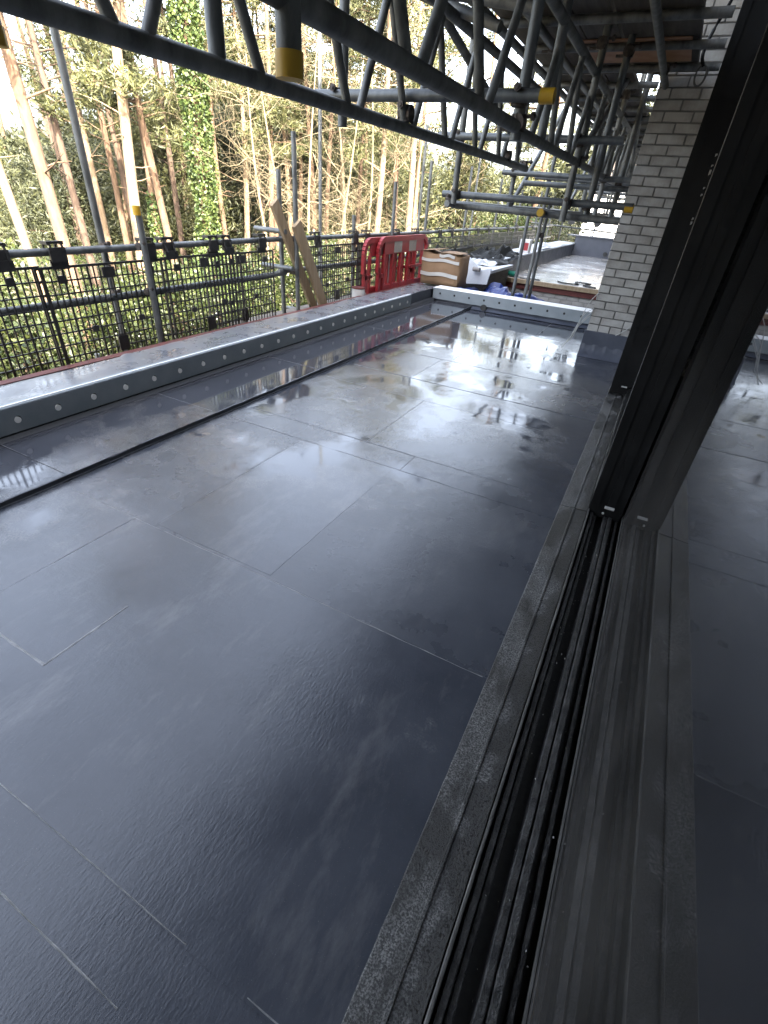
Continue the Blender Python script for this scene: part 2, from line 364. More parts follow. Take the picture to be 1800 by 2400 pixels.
def weld(a, b, z, parent, wdt=.007):
    a = Vector((a[0], a[1], z)); b = Vector((b[0], b[1], z)); n = max(2, int((b-a).length/.04)); d = (b-a).normalized(); s = Vector((-d.y, d.x, 0))
    mb = MB()
    L = [(a.lerp(b, i/n)+s*random.uniform(-.001, .001), wdt*(random.uniform(.5, 1.1))) for i in range(n+1)]
    for p, ww in L: mb.v += [tuple(p-s*ww/2), tuple(p+Vector((0, 0, .0012))), tuple(p+s*ww/2)]
    gap = 0
    for i in range(n):
        if gap > 0: gap -= 1; continue
        if random.random() < .015+.03*abs(i/n-.5): gap = random.randint(1, 4); continue
        q = 3*i; mb.f += [(q, q+3, q+4, q+1), (q+1, q+4, q+5, q+2)]
    return mb.build('weld_seam', 'weld', parent)
rows = [(-3.0, .005, (-1.2,)), (.005, .132, ()), (.132, 1.08, (-1.75,)), (1.08, 2.19, (-1.63,)), (2.19, 2.40, (-.96,)), (2.40, 3.29, (-1.30,)), (3.29, 3.73, ()), (3.73, 4.44, (-1.62,)), (4.44, 5.30, (-1.53,)), (5.30, 6.15, (-1.36,)), (6.15, 7.16, (-1.1,))]
X0, X1 = -2.292, -.082
for i, (y0, y1, cuts) in enumerate(rows):
    z = .0009*(i % 3); cs = [X0, *cuts, X1]
    for j in range(len(cs)-1):
        zz = z+(.0006 if j else 0)
        sheet('membrane_sheet', cs[j], cs[j+1]+(.004 if j+2 < len(cs) else 0), y0-.004, y1+.004, -.011, zz, 'floor', terr)
        if j: weld((cs[j], y0), (cs[j], y1), zz, terr, .005)
    top = max(z, .0009*((i+1) % 3))+.0006
    if i < len(rows)-1: weld((X0+.1, y1), (X1-.02 if i < 3 else X1-.3, y1), top-.0003, terr, .0038 if i < 2 else .005)
sheet('membrane_patch', -2.05, -1.315, .40, .70, .001, .0031, 'floor', terr)
weld((-1.6, .40), (-1.315, .40), .0029, terr, .011); weld((-1.315, .40), (-1.315, .70), .0029, terr, .011)
sheet('membrane_patch', -1.64, -1.0, 1.10, 2.17, .000, .0014, 'floor', terr)
weld((-1.64, 1.4), (-1.64, 2.17), .0012, terr, .007)
for y0, y1, dz in ((-3, 1.13, 0), (1.13, 2.14, .003), (2.14, 3.33, .001), (3.33, 4.98, .003), (4.98, 7.17, 0)):
    sheet('raised_strip_sheet', -2.945, -2.285, y0-.003, y1+.003, -.011, .027+dz, 'strip', terr, rag=.002)
    weld((-2.9, y1), (-2.33, y1), .0295, terr, .006)
# black welded edge along the raised strip
b = MB(); n = 130
for i in range(n+1):
    y = -3+10.15*i/n; j = random.uniform(-.003, .003); h = .0295+random.uniform(-.002, .003)
    b.v += [(-2.292+j, y, h), (-2.285+j, y, h-.002), (-2.281+j, y, .008), (-2.277+j, y, .0065)]
for i in range(n):
    q = 4*i; b.f += [(q, q+1, q+5, q+4), (q+1, q+2, q+6, q+5), (q+2, q+3, q+7, q+6)]
b.build('strip_edge', 'edge_membrane', terr)

def holed_plate(origin, along, up, pitch, first, n, z0, z1, hz, rad, thick, nrm):
    """plate with a row of round holes; origin + along*s + up*z; nrm points to the viewer"""
    mb = MB(); o = Vector(origin); A = Vector(along); U = Vector(up); N = Vector(nrm); K = 16
    for k in range(n):
        c = first+pitch*k; s0 = c-pitch/2; s1 = c+pitch/2
        sq = []
        for i in range(K):
            a = 2*math.pi*(i+.5)/K; dx, dz = math.cos(a), math.sin(a)
            hw, hu, hd = pitch/2, z1-hz, hz-z0
            t = min(hw/abs(dx) if abs(dx) > 1e-6 else 9, (hu if dz > 0 else hd)/abs(dz) if abs(dz) > 1e-6 else 9)
            sq.append((c+dx*t, hz+dz*t, dx, dz))
        base = len(mb.v)
        for x, z, dx, dz in sq: mb.v.append(tuple(o+A*x+U*z))
        for x, z, dx, dz in sq: mb.v.append(tuple(o+A*(c+dx*rad)+U*(hz+dz*rad)))
        for x, z, dx, dz in sq: mb.v.append(tuple(o+A*(c+dx*rad)+U*(hz+dz*rad)-N*thick))
        for i in range(K):
            j = (i+1) % K
            mb.f += [(base+i, base+j, base+K+j, base+K+i), (base+K+i, base+K+j, base+2*K+j, base+2*K+i)]
        # rectangle corners
        for cx, cz in ((s1, z1), (s0, z1), (s0, z0), (s1, z0)):
            p = Vector(o+A*cx+U*cz); ii = sorted(range(K), key=lambda i: (Vector(mb.v[base+i])-p).length)[:2]
            mb.v.append(tuple(p)); mb.f.append((base+ii[0], base+ii[1], len(mb.v)-1))
    return mb

# --- left parapet
par = empty('roof_parapet', (-3.15, 2, 0), label='long low parapet with pale wet membrane top beside the scaffold guardrail', cat='parapet')
box('core', (-3.35, -3, -.3), (-2.948, 7.62, .155), 'black_gap', par)
pt = MB(); NY, NXX = 170, 14
for j in range(NY+1):
    y = -3+10.6*j/NY; xo = -3.33 if y < 2.28 else -3.375+.012*math.sin(y*3)
    for i in range(NXX+1):
        t = i/NXX; x = -2.93+(xo+2.93)*t
        z = .186-.018*t+.006*noise.noise(Vector((x*6, y*3, 1)))+.004*noise.noise(Vector((x*14, y*9, 4)))
        if t > .93: z -= .02
        pt.v.append((x, y, z))
for j in range(NY):
    for i in range(NXX):
        a = j*(NXX+1)+i; pt.f.append((a, a+1, a+NXX+2, a+NXX+1))
pt.build('membrane_top', 'paratop', par, smooth=True)
box('red_edge_board', (-3.42, -3, .02), (-3.351, 7.6, .160), 'redpaint', par)
ang = empty('steel_angle', (-2.9, 2, .12)); ang.parent = par; ang.location = Vector((-2.9, 2, .12))-Vector(par.location)
A_Y0 = 1.26-.225*18
hp = holed_plate((-2.86, 0, 0), (0, 1, 0), (0, 0, 1), .225, A_Y0, 41, .064, .198, .128, .0205, .006, (1, 0, 0)).build('holed_face', 'steel', ang)
YE = A_Y0+.225*40.5; YS = A_Y0-.1125
top = MB()
prof = [(-2.86, .198), (-2.863, .2045), (-2.872, .206), (-2.925, .203), (-2.93, .188)]
for y in (YS, YE):
    for x, z in prof: top.v.append((x, y, z))
k = len(prof)
for i in range(k-1): top.f.append((i, i+1, i+1+k, i+k))
top.build('top_flange', 'steel', ang)
box('sealant_bead', (-2.885, YS, .2055), (-2.874, YE, .2105), 'steel_white', ang)
box('bottom_lip', (-2.93, YS, .060), (-2.862, YE, .0635), 'steel', ang)
for k in range(41):
    yk = A_Y0+.225*k
    if yk > -.2: MB().tube([(-2.869, yk-.003, .126), (-2.8575, yk-.003, .126)], .0175, 14).build('plug', 'steel_white', ang)
box('backing', (-2.945, YS+.02, .07), (-2.872, YE-.01, .195), 'black_gap', par)
fb = MB()
for y in (-3, 7.15): fb.v += [(-2.840, y, .0315), (-2.846, y, .036), (-2.873, y, .062), (-2.95, y, .068)]
fb.f = [(0, 4, 5, 1), (1, 5, 6, 2), (2, 6, 7, 3)]
fb.build('black_fillet', 'black_gap', par)
box('end_face', (-2.9475, YE+.002, .0), (-2.925, 7.15, .185), 'upstand', par)

# --- far parapet
fpar = empty('end_parapet', (-1.7, 7.3, 0), label='low parapet closing the far end of the terrace, grey steel angle with holes', cat='parapet')
box('core', (-2.90, 7.19, -.3), (-.5, 7.46, .19), 'upstand', fpar)
fa = empty('steel_angle'); fa.parent = fpar; fa.location = -Vector(fpar.location)+Vector((-1.7, 7.15, .13))
holed_plate((0, 7.15, 0), (1, 0, 0), (0, 0, 1), .225, -2.78, 10, .062, .205, .140, .0155, .006, (0, -1, 0)).build('holed_face', 'steel', fa)
box('top_flange', (-2.893, 7.151, .2055), (-.643, 7.42, .2105), 'steel_white', fa)
box('dark_backing', (-2.88, 7.17, .07), (-.65, 7.186, .2), 'black_gap', fpar)
us = MB(); 
for y, z in ((7.185, .075), (7.182, .05), (7.165, .03), (7.13, .0095), (7.10, .0085)): us.v += [(-2.27, y, z), (-.5, y, z)]
for i in range(4): q = 2*i; us.f.append((q, q+1, q+3, q+2))
us.build('membrane_skirt', 'upstand', fpar, smooth=True)
dr = MB().tube([(-2.09, 7.128, .048), (-2.09, 7.19, .048)], .042, 18).build('outlet_pipe', 'cable', fpar)

# --- house: brick pier with single bricks, walls, room behind the glass
house = empty('house', (1, 3, 0), label='house with grey buff brick pier and dark sliding door opening along the terrace', cat='house')
pier = box('brick_pier', (-.506, 5.712, .15), (.40, 6.9, 3.6), 'mortar', house)
def brick_meshes(L, Hh, D, cnt=4):
    out = []
    for k in range(cnt):
        bm = bmesh.new(); bmesh.ops.create_cube(bm, size=1)
        for v in bm.verts: v.co = Vector((v.co.x*L, v.co.y*D, v.co.z*Hh))
        bmesh.ops.bevel(bm, geom=bm.edges[:], offset=.0035, segments=1, affect='EDGES')
        for v in bm.verts: v.co += Vector((random.uniform(-1, 1), random.uniform(-1, 1), random.uniform(-1, 1)))*.0013
        me = bpy.data.meshes.new('brick'); bm.to_mesh(me); bm.free(); me.materials.append(MT['brick']); out.append(me)
    return out
BK = {.215: brick_meshes(.215, .065, .09), .1025: brick_meshes(.1025, .065, .09)}
def lay(x0, x1, zs, nrow, yface, parent, flip=0, headers_first=False):
    wp = Vector(parent.location)+Vector(parent.parent.location) if parent.parent else Vector(parent.location)
    for rI in range(nrow):
        z = zs+.075*rI+.0325; x = x0
        if headers_first and rI == 0: seq = [.1025]*20
        else: seq = ([.1025] if (rI+flip) % 2 else [])+[.215]*20
        for L in seq:
            if x+.06 > x1: break
            L2 = L if x+L <= x1+.002 else (.1025 if x+.1025 <= x1+.002 else None)
            if L2 is None: break
            o = bpy.data.objects.new('brick', random.choice(BK[L2])); COL.objects.link(o); o.parent = parent
            o.location = Vector((x+L2/2, yface+.045+random.uniform(-.0025, .0025), z+random.uniform(-.001, .001)))-wp
            o.rotation_euler = (random.uniform(-.012, .012), random.uniform(-.006, .006), random.uniform(-.012, .012))
            if random.random() < .5: o.scale = (-1, 1, 1)
            x += L2+.010
lay(-.512, .40, .252, 40, 5.70, pier, headers_first=True)
box('membrane_skirt', (-.53, 5.685, -.01), (.02, 5.711, .255), 'upstand', house, bevel=.004)
sk = MB()
for i in range(25):
    x = -.53+.44*i/24
    sk.v += [(x, 5.684, .12+.01*math.sin(i)), (x, 5.67+.003*math.sin(i*2.1), .04), (x, 5.60, .0035)]
for i in range(24):
    q = 3*i; sk.f += [(q, q+3, q+4, q+1), (q+1, q+4, q+5, q+2)]
sk.build('skirt_fillet', 'upstand', house, smooth=True)
box('upper_wall', (-.02, -12, 2.66), (8, 5.69, 6.2), 'render', house)
box('upper_wall', (-.02, 5.70, 3.62), (8, 22, 6.2), 'render', house)
box('side_wall', (.0, 6.91, -3.6), (8, 22, 3.61), 'render', house)
box('side_wall', (-.06, -12, -3.6), (8, -3.01, 2.65), 'render', house)
box('added_shade_wing', (-3.36, -9, -.34), (-.07, -3.02, 6.2), 'render', house)  # unseen block behind the camera, added to darken pier, door frames and near floor
box('lower_wall', (-3.35, -12, -3.6), (8, 7.15, -.36), 'render', house)
box('added_shade_soffit', (-1.7, -12, 4.4), (-.021, 22, 4.5), 'render', house)  # unseen overhang, added and widened to cut light on the pier top
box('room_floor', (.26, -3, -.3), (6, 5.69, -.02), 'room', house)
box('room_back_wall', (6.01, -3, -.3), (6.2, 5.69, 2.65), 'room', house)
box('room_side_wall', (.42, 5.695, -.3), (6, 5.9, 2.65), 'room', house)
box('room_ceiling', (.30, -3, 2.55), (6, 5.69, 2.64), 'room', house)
rf = MB(); rf.add([(-.5, -12.3, 6.21), (8.5, -12.3, 6.21), (8.5, 22.3, 6.21), (-.5, 22.3, 6.21), (4, -12.3, 8.6), (4, 22.3, 8.6)], [(3, 2, 1, 0), (0, 1, 4), (2, 3, 5), (1, 2, 5, 4), (3, 0, 4, 5)])
rf.build('roof', 'slate', house)

# --- sliding door
door = empty('sliding_door', (.06, 2.5, 0), label='black framed sliding glass door on a dirty triple track beside the terrace', cat='door')
def extrude(prof, y0, y1, name, m, parent, seg=1, jit=0):
    mb = MB(); k = len(prof)
    for j in range(seg+1):
        y = y0+(y1-y0)*j/seg
        for x, z in prof: mb.v.append((x+random.uniform(-jit, jit), y, z+random.uniform(-jit, jit)))
    for j in range(seg):
        for i in range(k-1): a = j*k+i; mb.f.append((a, a+1, a+1+k, a+k))
    mb.f.append(tuple(range(k))[::-1]); mb.f.append(tuple(seg*k+i for i in range(k)))
    return mb.build(name, m, parent)
sp = [(-.088, -.012), (-.086, .026), (-.083, .030), (-.022, .034), (-.020, .0375), (-.014, .0375), (-.012, .034), (.044, .036), (.046, .0)]
extrude(sp, -3, 2.297, 'sill', 'sill', door, 130, .0006); extrude(sp, 2.303, 5.66, 'sill', 'sill', door, 60, .0006)
extrude([(.048, -.01), (.048, .047), (.0495, .049), (.054, .049), (.0555, .047), (.0555, -.01)], -3, 5.6, 'track_edge', 'rib_light', door, 150, .0005)
box('track_bed', (.047, -3, -.05), (.25, 5.6, -.018), 'groove', door)
for x0, x1, z in ((.062, .078, .036), (.081, .096, .022), (.128, .146, .030), (.150, .168, .034), (.186, .198, .018)):
    extrude([(x0, -.017), (x0, z-.003), (x0+.002, z), (x1-.002, z-.001), (x1, z-.004), (x1, -.017)], -3, 5.6, 'track_rib', 'rib', door, 180, .0009)
def leaf(name, x0, x1, ye, y_end, parent):
    lf = box(name, (x0, ye, .020), (x1, ye+.11, 2.52), 'frame', parent, bevel=.003)
    cx = x0+.062
    box('bottom_rail', (x0+.01, ye+.112, .020), (x1-.01, y_end, .10), 'frame', lf)
    box('glass_pane', (cx-.014, ye+.112, .102), (cx+.014, y_end, 2.5), 'glass', lf)
    return lf
mid = leaf('middle_leaf_stile', .047, .203, 2.315, 5.6, door)
out = leaf('outer_leaf_stile', -.080, .088, 4.43, 5.66, door)
# raised cover strips on the stile end faces
for st, a, c, y in ((mid, .048, .090, 2.315), (mid, .125, .160, 2.315), (out, -.072, -.03, 4.43)):
    box('cover_strip', (a, y-.006, .09), (c, y-.0005, 2.5), 'frame', st)
for st, x, y, z in ((mid, .115, 2.312, .085), (out, .0, 4.427, .1)):
    box('brush_seal', (x, y-.02, z), (x+.045, y-.004, z+.008), 'tape', st)
MB().tube([(.118, 2.306, .048), (.118, 2.314, .048)], .005, 10).build('screw', 'tape', mid)
for z0, z1 in ((1.655, 1.67), (1.60, 1.612), (1.555, 1.585), (1.478, 1.49), (1.438, 1.452), (1.30, 1.315), (1.272, 1.292)):
    for k_ in range(2): box('print_mark', (.066+.006*k_, 4.4215, z0+.004*k_), (.070+.006*k_, 4.4225, z1), 'tape', out)
inn = box('inner_leaf_glass', (.214, -2.6, .052), (.238, 2.9, 2.5), 'glass', door)
box('bottom_rail', (.2125, -2.6, .012), (.24, 2.9, .051), 'frame', inn)
box('gasket', (.209, -2.6, .040), (.2122, 2.9, .056), 'rib_light', inn)
box('head_frame', (-.09, -3, 2.53), (.28, 5.66, 2.645), 'frame', door)
gp = rng.uniform([.05, .1, 0], [.205, 3.0, 0], size=(260, 3)); gp[:, 2] = .012+.02*rng.random(260)
V, F = leaf_quads(gp, .0035, 1.3); link('grit', np_mesh('grit', V, F, 'debris'), parent=None, label='pale grit scattered along the dirty door track', cat='grit', kind='stuff')

# scrap wire and strings at the pier foot
def wire(name, pts, r, m, parent=None, n=6, **k):
    P = [Vector(p) for p in pts]; out = []
    for i in range(len(P)-1):
        p0, p1, p2, p3 = P[max(i-1, 0)], P[i], P[i+1], P[min(i+2, len(P)-1)]
        for t in (0, .25, .5, .75):
            out.append(.5*((2*p1)+(p2-p0)*t+(2*p0-5*p1+4*p2-p3)*t*t+(3*p1-p0-3*p2+p3)*t**3))
    out.append(P[-1])
    return MB().tube(out, r, n).build(name, m, parent, smooth=True, **k)
ws = empty('loose_wires', (-.56, 5.65, .2), label='bundle of loose pale wires sticking out at the foot of the brick pier', cat='wires')
for pts in ([(-.50, 5.69, .47), (-.58, 5.66, .40), (-.61, 5.64, .24), (-.64, 5.6, .15), (-.73, 5.58, .07)],
            [(-.51, 5.69, .44), (-.60, 5.66, .30), (-.63, 5.62, .22), (-.66, 5.6, .14), (-.70, 5.56, .06)],
            [(-.52, 5.69, .40), (-.60, 5.67, .28), (-.64, 5.62, .18), (-.68, 5.6, .11)],
            [(-.50, 5.69, .62), (-.56, 5.67, .52), (-.60, 5.65, .35), (-.64, 5.62, .20)]):
    wire('wire', pts, .0038, 'string', ws)
wire('loose_string', [(-.22, 5.685, .25), (-.14, 5.68, .32), (-.07, 5.685, .42), (.0, 5.688, .46)], .004, 'string', label='thin pale string hanging across the brick pier beside the door', cat='string')
wire('hanging_cable', [(-.13, 5.4, 2.9), (-.16, 5.35, 2.65), (-.22, 5.3, 2.45), (-.24, 5.3, 2.32), (-.21, 5.3, 2.25)], .012, 'frame', label='black cable hanging down beside the top of the door frame', cat='cable')
b = MB()
for i in range(17):
    a = 2*math.pi*i/16
rg = [(-.21+.035*math.cos(a), 5.3, 2.20+.06*math.sin(a)) for a in [2*math.pi*i/20 for i in range(21)]]
b.tube(rg, .007, 8, caps=False).build('hose_ring', 'rib_light', smooth=True, label='small pale ring hanging against the dark door frame', cat='ring')

# ================================================================ SCAFFOLD
def coupler(p, parent, axis='y', s=1.0, m='coupler'):
    mb = MB(); p = Vector(p); ax = {'x': Vector((1, 0, 0)), 'y': Vector((0, 1, 0)), 'z': Vector((0, 0, 1))}[axis]
    mb.tube([p-Vector((0, 0, .03))*s, p+Vector((0, 0, .03))*s], .033*s, 10)
    mb.tube([p-ax*.03*s, p+ax*.03*s], .034*s, 10)
    sd_ = ax.cross(Vector((0, 0, 1))) if axis != 'z' else Vector((1, 0, 0))
    mb.tube([p+sd_*.02+Vector((0, 0, .025)), p+sd_*.075*s+Vector((0, 0, .025))], .008, 6)
    mb.tube([p-sd_*.075*s-Vector((0, 0, .022)), p-sd_*.02-Vector((0, 0, .022))], .008, 6)
    mb.tube([p+sd_*.055*s+Vector((0, 0, .025)), p+sd_*.07*s+Vector((0, 0, .025))], .016, 6)
    return mb.build('coupler', m, parent)
def capped(t, p, ax, parent_is=None, length=.055):
    p = Vector(p); ax = Vector(ax)
    return auto_smooth(MB().tube([p-ax*length, p+ax*.004], .0272, 14).build('end_cap', 'yellow', t))

# --- guardrail along the outside of the parapet
gr = empty('guardrail_scaffold', (-3.42, 4, -3.3), label='grey tube guardrail with upright poles running along outside the parapet', cat='scaffold')
RX = -3.62; GK = 1.058
def gz(z): return 1.3-(1.3-z)*GK
for y0, y1 in ((-1.5, 4.62), (4.5, 10.6), (10.5, 18.6)):
    tube('top_rail', (RX, y0, .834+.006*math.sin(y0)), (RX-.005, y1, .830), gr, sag=.01)
    tube('mid_rail', (RX-.002, y0, .525), (RX-.006, y1, .505), gr, sag=.015)
stds = [(-3.462, 2.42, 3.2, 0), (-3.345, 2.645, 1.105, 1), (-3.345, 4.45, 1.71, 0), (-3.462, 4.38, 1.42, 0), (-3.345, 6.56, 1.44, 0), (-3.46, 5.78, 1.06, 0), (-3.462, 7.94, 1.75, 0), (-3.46, 9.7, 1.8, 0), (-3.46, 11.6, 1.72, 0), (-3.46, 13.4, 1.6, 0), (-3.46, 15.4, 1.65, 0), (-3.46, 17.2, 1.5, 0),
        (-4.62, 6.75, 4.2, 0), (-4.62, 2.9, -.2, 0), (-4.62, 10.2, 2.4, 0), (-4.62, 13.4, 2.4, 0)]
for x, y, zt, cp in stds:
    if x > -4: x = -3.535 if x > -3.4 else -3.672; y *= GK; zt = gz(zt)
    o = tube('standard', (x, y, -3.4), (x, y+random.uniform(-.01, .01), zt), gr)
    if cp: capped(o, (x, y, zt), (0, 0, 1))
    if x > -4 and y > 2:
        coupler((x*.6+RX*.4, y, .832), gr, 'y', .8); coupler((x*.6+RX*.4, y, .515), gr, 'y', .8)
tube('putlog', (-3.95, 4.55, .90), (-3.55, 4.56, .90), gr); tube('putlog', (-3.90, 4.58, .56), (-3.50, 4.59, .56), gr)
for y in (6.0, 8.2, 10.4, 12.6): tube('putlog', (-4.7, y, -.19), (-3.42, y, -.19), gr)
for i in range(4):
    o = box('scaffold_board', (-4.42+.235*i, 4.5, -.160), (-4.42+.235*i+.225, 8.4, -.122), 'board', bevel=.003, label='scaffold board of the walkway outside the parapet', cat='board', group='walkway boards outside the parapet')

# --- black mesh guards hooked on the rail
def mesh_guard(y0, y1, x, ztop, zbot, label, seed, lean=0.0, disc=False):
    rnd = random.Random(seed)
    t = empty('mesh_guard', (x, (y0+y1)/2, zbot), label=label, cat='mesh guard', group='black plastic mesh guards hooked on the rail')
    def pz(yy, zz): return (x+lean*(ztop-zz)+.010*math.sin(3*yy+seed)*(ztop-zz), yy, zz)
    bw = .0095 if y0 < 4 else .0115
    mb = MB(); nv = int((y1-y0)/.044); nh = int((ztop-zbot)/.078)
    for i in range(1, nv): yy = y0+(y1-y0)*i/nv; mb.bar(pz(yy, zbot), pz(yy, ztop), bw if i % 4 else bw+.005, .006, (1, 0, 0))
    for j in range(1, nh): zz = zbot+(ztop-zbot)*j/nh; mb.bar(pz(y0, zz), pz(y1, zz), .006, bw)
    mb.build('mesh', 'black_plastic', t)
    fr = MB()
    for yy in (y0, y1): fr.bar(pz(yy, zbot), pz(yy, ztop), .014, .012, (1, 0, 0))
    fr.bar(pz(y0, ztop), pz(y1, ztop), .012, .016); fr.bar(pz(y0, zbot), pz(y1, zbot), .012, .016)
    fr.build('frame', 'black_plastic', t)
    for f_ in (.14, .84):
        yc = y0+(y1-y0)*f_+rnd.uniform(-.03, .03); h = MB()
        for dy in (-.04, .04):
            pts = [(x+.004, yc+dy, ztop-.01), (x+.012, yc+dy, ztop+.04), (RX+.044, yc+dy, .835), (RX+.036, yc+dy, .866), (RX, yc+dy, .876), (RX-.034, yc+dy, .860), (RX-.040, yc+dy, .82)]
            for a, c in zip(pts, pts[1:]): h.bar(a, c, .012, .010)
        h.box((x+.002, yc-.06, ztop-.012), (x+.012, yc+.06, ztop+.05)); h.box((RX-.036, yc-.057, .866), (RX+.036, yc-.042, .884)); h.box((RX-.036, yc+.042, .866), (RX+.036, yc+.057, .884))
        h.box((RX+.030, yc-.055, .765), (RX+.046, yc+.055, .850)); h.box((RX+.020, yc-.055, .872), (RX+.034, yc+.055, .886)); h.box((RX-.036, yc-.055, .862), (RX-.026, yc+.055, .880))
        h.build('hook', 'black_plastic', t)
    for f_, zz, w_, hh in ((.5, ztop-.055, .10, .07), (.16, ztop-.075, .05, .05), (.86, ztop-.07, .05, .05), (.3, ztop-.42, .05, .04), (.7, ztop-.40, .05, .04), (.5, ztop-.56, .085, .11)):
        yc = y0+(y1-y0)*f_; c = pz(yc, zz)
        MB().box((c[0]-.006, yc-w_/2, zz-hh/2), (c[0]+.007, yc+w_/2, zz+hh/2)).build('tab', 'black_plastic', t)
    if disc:
        for f_ in (.25, .75):
            c = pz(y0+(y1-y0)*f_, ztop-.16); MB().tube([(c[0]+.008, c[1], c[2]), (c[0]+.014, c[1], c[2])], .06, 18).build('disc', 'black_plastic', t)
    return t
MX = RX+.042
names = ['black mesh guard at the left edge of the photo, cut by the frame', 'wide black mesh guard between the left edge and the yellow capped pole', 'black mesh guard just right of the yellow capped pole', 'black mesh guard left of the tall pole with leaning planks', 'black mesh guard between the leaning planks and red barrier', 'black mesh guard directly behind the red plastic barrier', 'black mesh guard with round discs above the cardboard box', 'mesh guard with discs beyond the cardboard box', 'small mesh guard behind the black plastic sheet', 'farthest mesh guard along the left guardrail']
rngs = [(.55, 1.90, MX, 0), (1.88, 2.86, MX-.02, 0), (2.80, 3.66, MX+.012, 0), (3.26, 4.16, MX-.03, 0), (4.72, 5.86, MX, 0), (5.8, 7.0, MX-.03, 0), (7.3, 8.6, MX, 1), (8.65, 10.6, MX, 1), (10.7, 12.8, MX, 1), (12.9, 15.2, MX, 1)]
for i, ((a, c, x, dsc), nm) in enumerate(zip(rngs, names)):
    mesh_guard(a*GK, c*GK, x, .742-.012*(i % 2), -.10, nm, i+1, disc=bool(dsc))

# --- overhead scaffold over the terrace
oh = empty('overhead_scaffold', (-1.2, 5, 1.2), label='dark tube scaffold with lattice beams hanging over the terrace', cat='scaffold')
LR = .0170
def lattice(x, y0, y1, zb, zt, pitch, first, xt=None, rises=0.):
    xt = x if xt is None else xt
    o = tube('lattice_beam', (x, y0, zb), (x, y1, zb), oh, 'tube_dark', sag=-.004)
    tube('top_chord', (xt, y0, zt), (xt, y1, zt+rises), o, 'tube_dark')
    k = 0; y = first
    while y < y1-.03:
        for dy, off in ((-.045, -pitch/2+.03), (.045, pitch/2-.03)):
            ya, yb = y+dy, y+dy+off
            if ya < y0 or yb > y1 or yb < y0: continue
            tube('lacing', (x, ya, zb+.012), (xt, yb, zt-.012), o, 'tube_dark', LR, 10)
        y += pitch
    return o
la = lattice(-1.30, -1.2, 4.98, 1.562, 2.03, .515, 1.105-.515*4, rises=.03)
tube('upright', (-1.31, 1.40, 1.565), (-1.31, 1.40, 2.03), la, 'tube')
lattice(-.760, -1.2, 2.60, 1.582, 2.03, .60, 1.55-.6*4)
lattice(-.800, 2.74, 7.6, 1.585, 2.06, .56, 3.0)
lattice(-.86, 7.7, 13.2, 1.60, 2.06, .56, 7.95)
lattice(-1.62, 10.8, 16.6, 1.60, 2.05, .56, 11.1)
ST = [(-1.675, 1.0, 1.545, 1), (-1.69, 2.67, 1.57, 0), (-1.68, 4.36, 1.27, 0), (-1.69, 6.05, 1.22, 0), (-1.68, 7.75, 1.2, 0), (-1.7, 9.45, 1.2, 0), (-1.7, 11.15, 1.2, 0), (-1.7, 12.9, 1.2, 0), (-1.7, 14.6, 1.2, 0),
      (-.755, 1.0, 1.475, 1), (-.775, 2.68, 1.54, 0), (-.80, 3.25, 1.60, 0), (-.79, 4.36, 1.22, 0), (-.655, 4.56, 1.22, 0), (-.79, 6.05, 1.22, 0), (-.66, 6.25, 1.22, 0), (-.80, 7.75, 1.2, 0), (-.82, 9.45, 1.2, 0), (-.85, 11.15, 1.2, 0), (-.9, 12.9, 1.2, 0), (-1.2, 7.75, 1.2, 0), (-1.25, 11.15, 1.2, 0)]
for i, (x, y, zb, cp) in enumerate(ST):
    lean = random.uniform(-.012, .012)
    o = tube('standard', (x, y, zb), (x+lean, y, 4.2), oh, 'tube' if i % 3 == 1 or i in (11, 3) else 'tube_dark')
    if cp: capped(o, (x, y, zb), (0, 0, -1), length=.036)
def transom(y, z, x0, x1, cap=False, m='tube'):
    o = tube('transom', (x0, y, z), (x1, y, z+random.uniform(-.012, .012)), oh, m)
    if cap: capped(o, (x1, y, z), (1, 0, 0))
    return o
transom(2.61, 1.685, -1.82, -.625, True); transom(4.29, 1.70, -1.84, -.50); transom(5.98, 1.575, -1.80, -.45); transom(6.15, 1.50, -1.6, -.45)
transom(7.68, 1.62, -1.86, -.5); transom(9.38, 1.62, -1.86, -.6); transom(11.1, 1.64, -1.9, -.6); transom(12.8, 1.64, -1.9, -.6); transom(14.5, 1.6, -1.9, -.8)
transom(4.43, 1.335, -1.81, -.33, True, 'tube'); transom(4.49, 1.262, -1.74, -.40, False, 'tube_dark')
o = tube('ledger', (-.965, 4.36, 1.265), (-.965, 9.6, 1.27), oh); capped(o, (-.965, 4.36, 1.265), (0, -1, 0))
tube('ledger', (-1.725, 4.33, 1.27), (-1.73, 7.9, 1.27), oh, 'tube_dark')
tube('ledger', (-1.36, -1.5, 2.20), (-1.36, 13.5, 2.20), oh, 'tube_dark'); tube('ledger', (-1.12, 2.2, 2.20), (-1.12, 14, 2.21), oh, 'tube'); tube('ledger', (-.46, -1.5, 2.2), (-.46, 13.5, 2.21), oh, 'tube_dark')
for a, c in (((-1.69, 2.75, 2.45), (-1.30, 4.3, 1.75)), ((-.80, 4.45, 1.62), (-.80, 5.95, 2.3)), ((-1.68, 6.1, 1.3), (-1.68, 7.7, 2.3)), ((-.82, 7.8, 2.4), (-.82, 9.4, 1.4)), ((-1.69, 9.5, 1.3), (-1.69, 11.1, 2.3)), ((-1.66, 2.9, 2.15), (-.82, 2.9, 2.02)), ((-1.9, 3.2, 2.28), (-1.05, 3.05, 2.0))):
    tube('brace', a, c, oh, 'tube_dark')
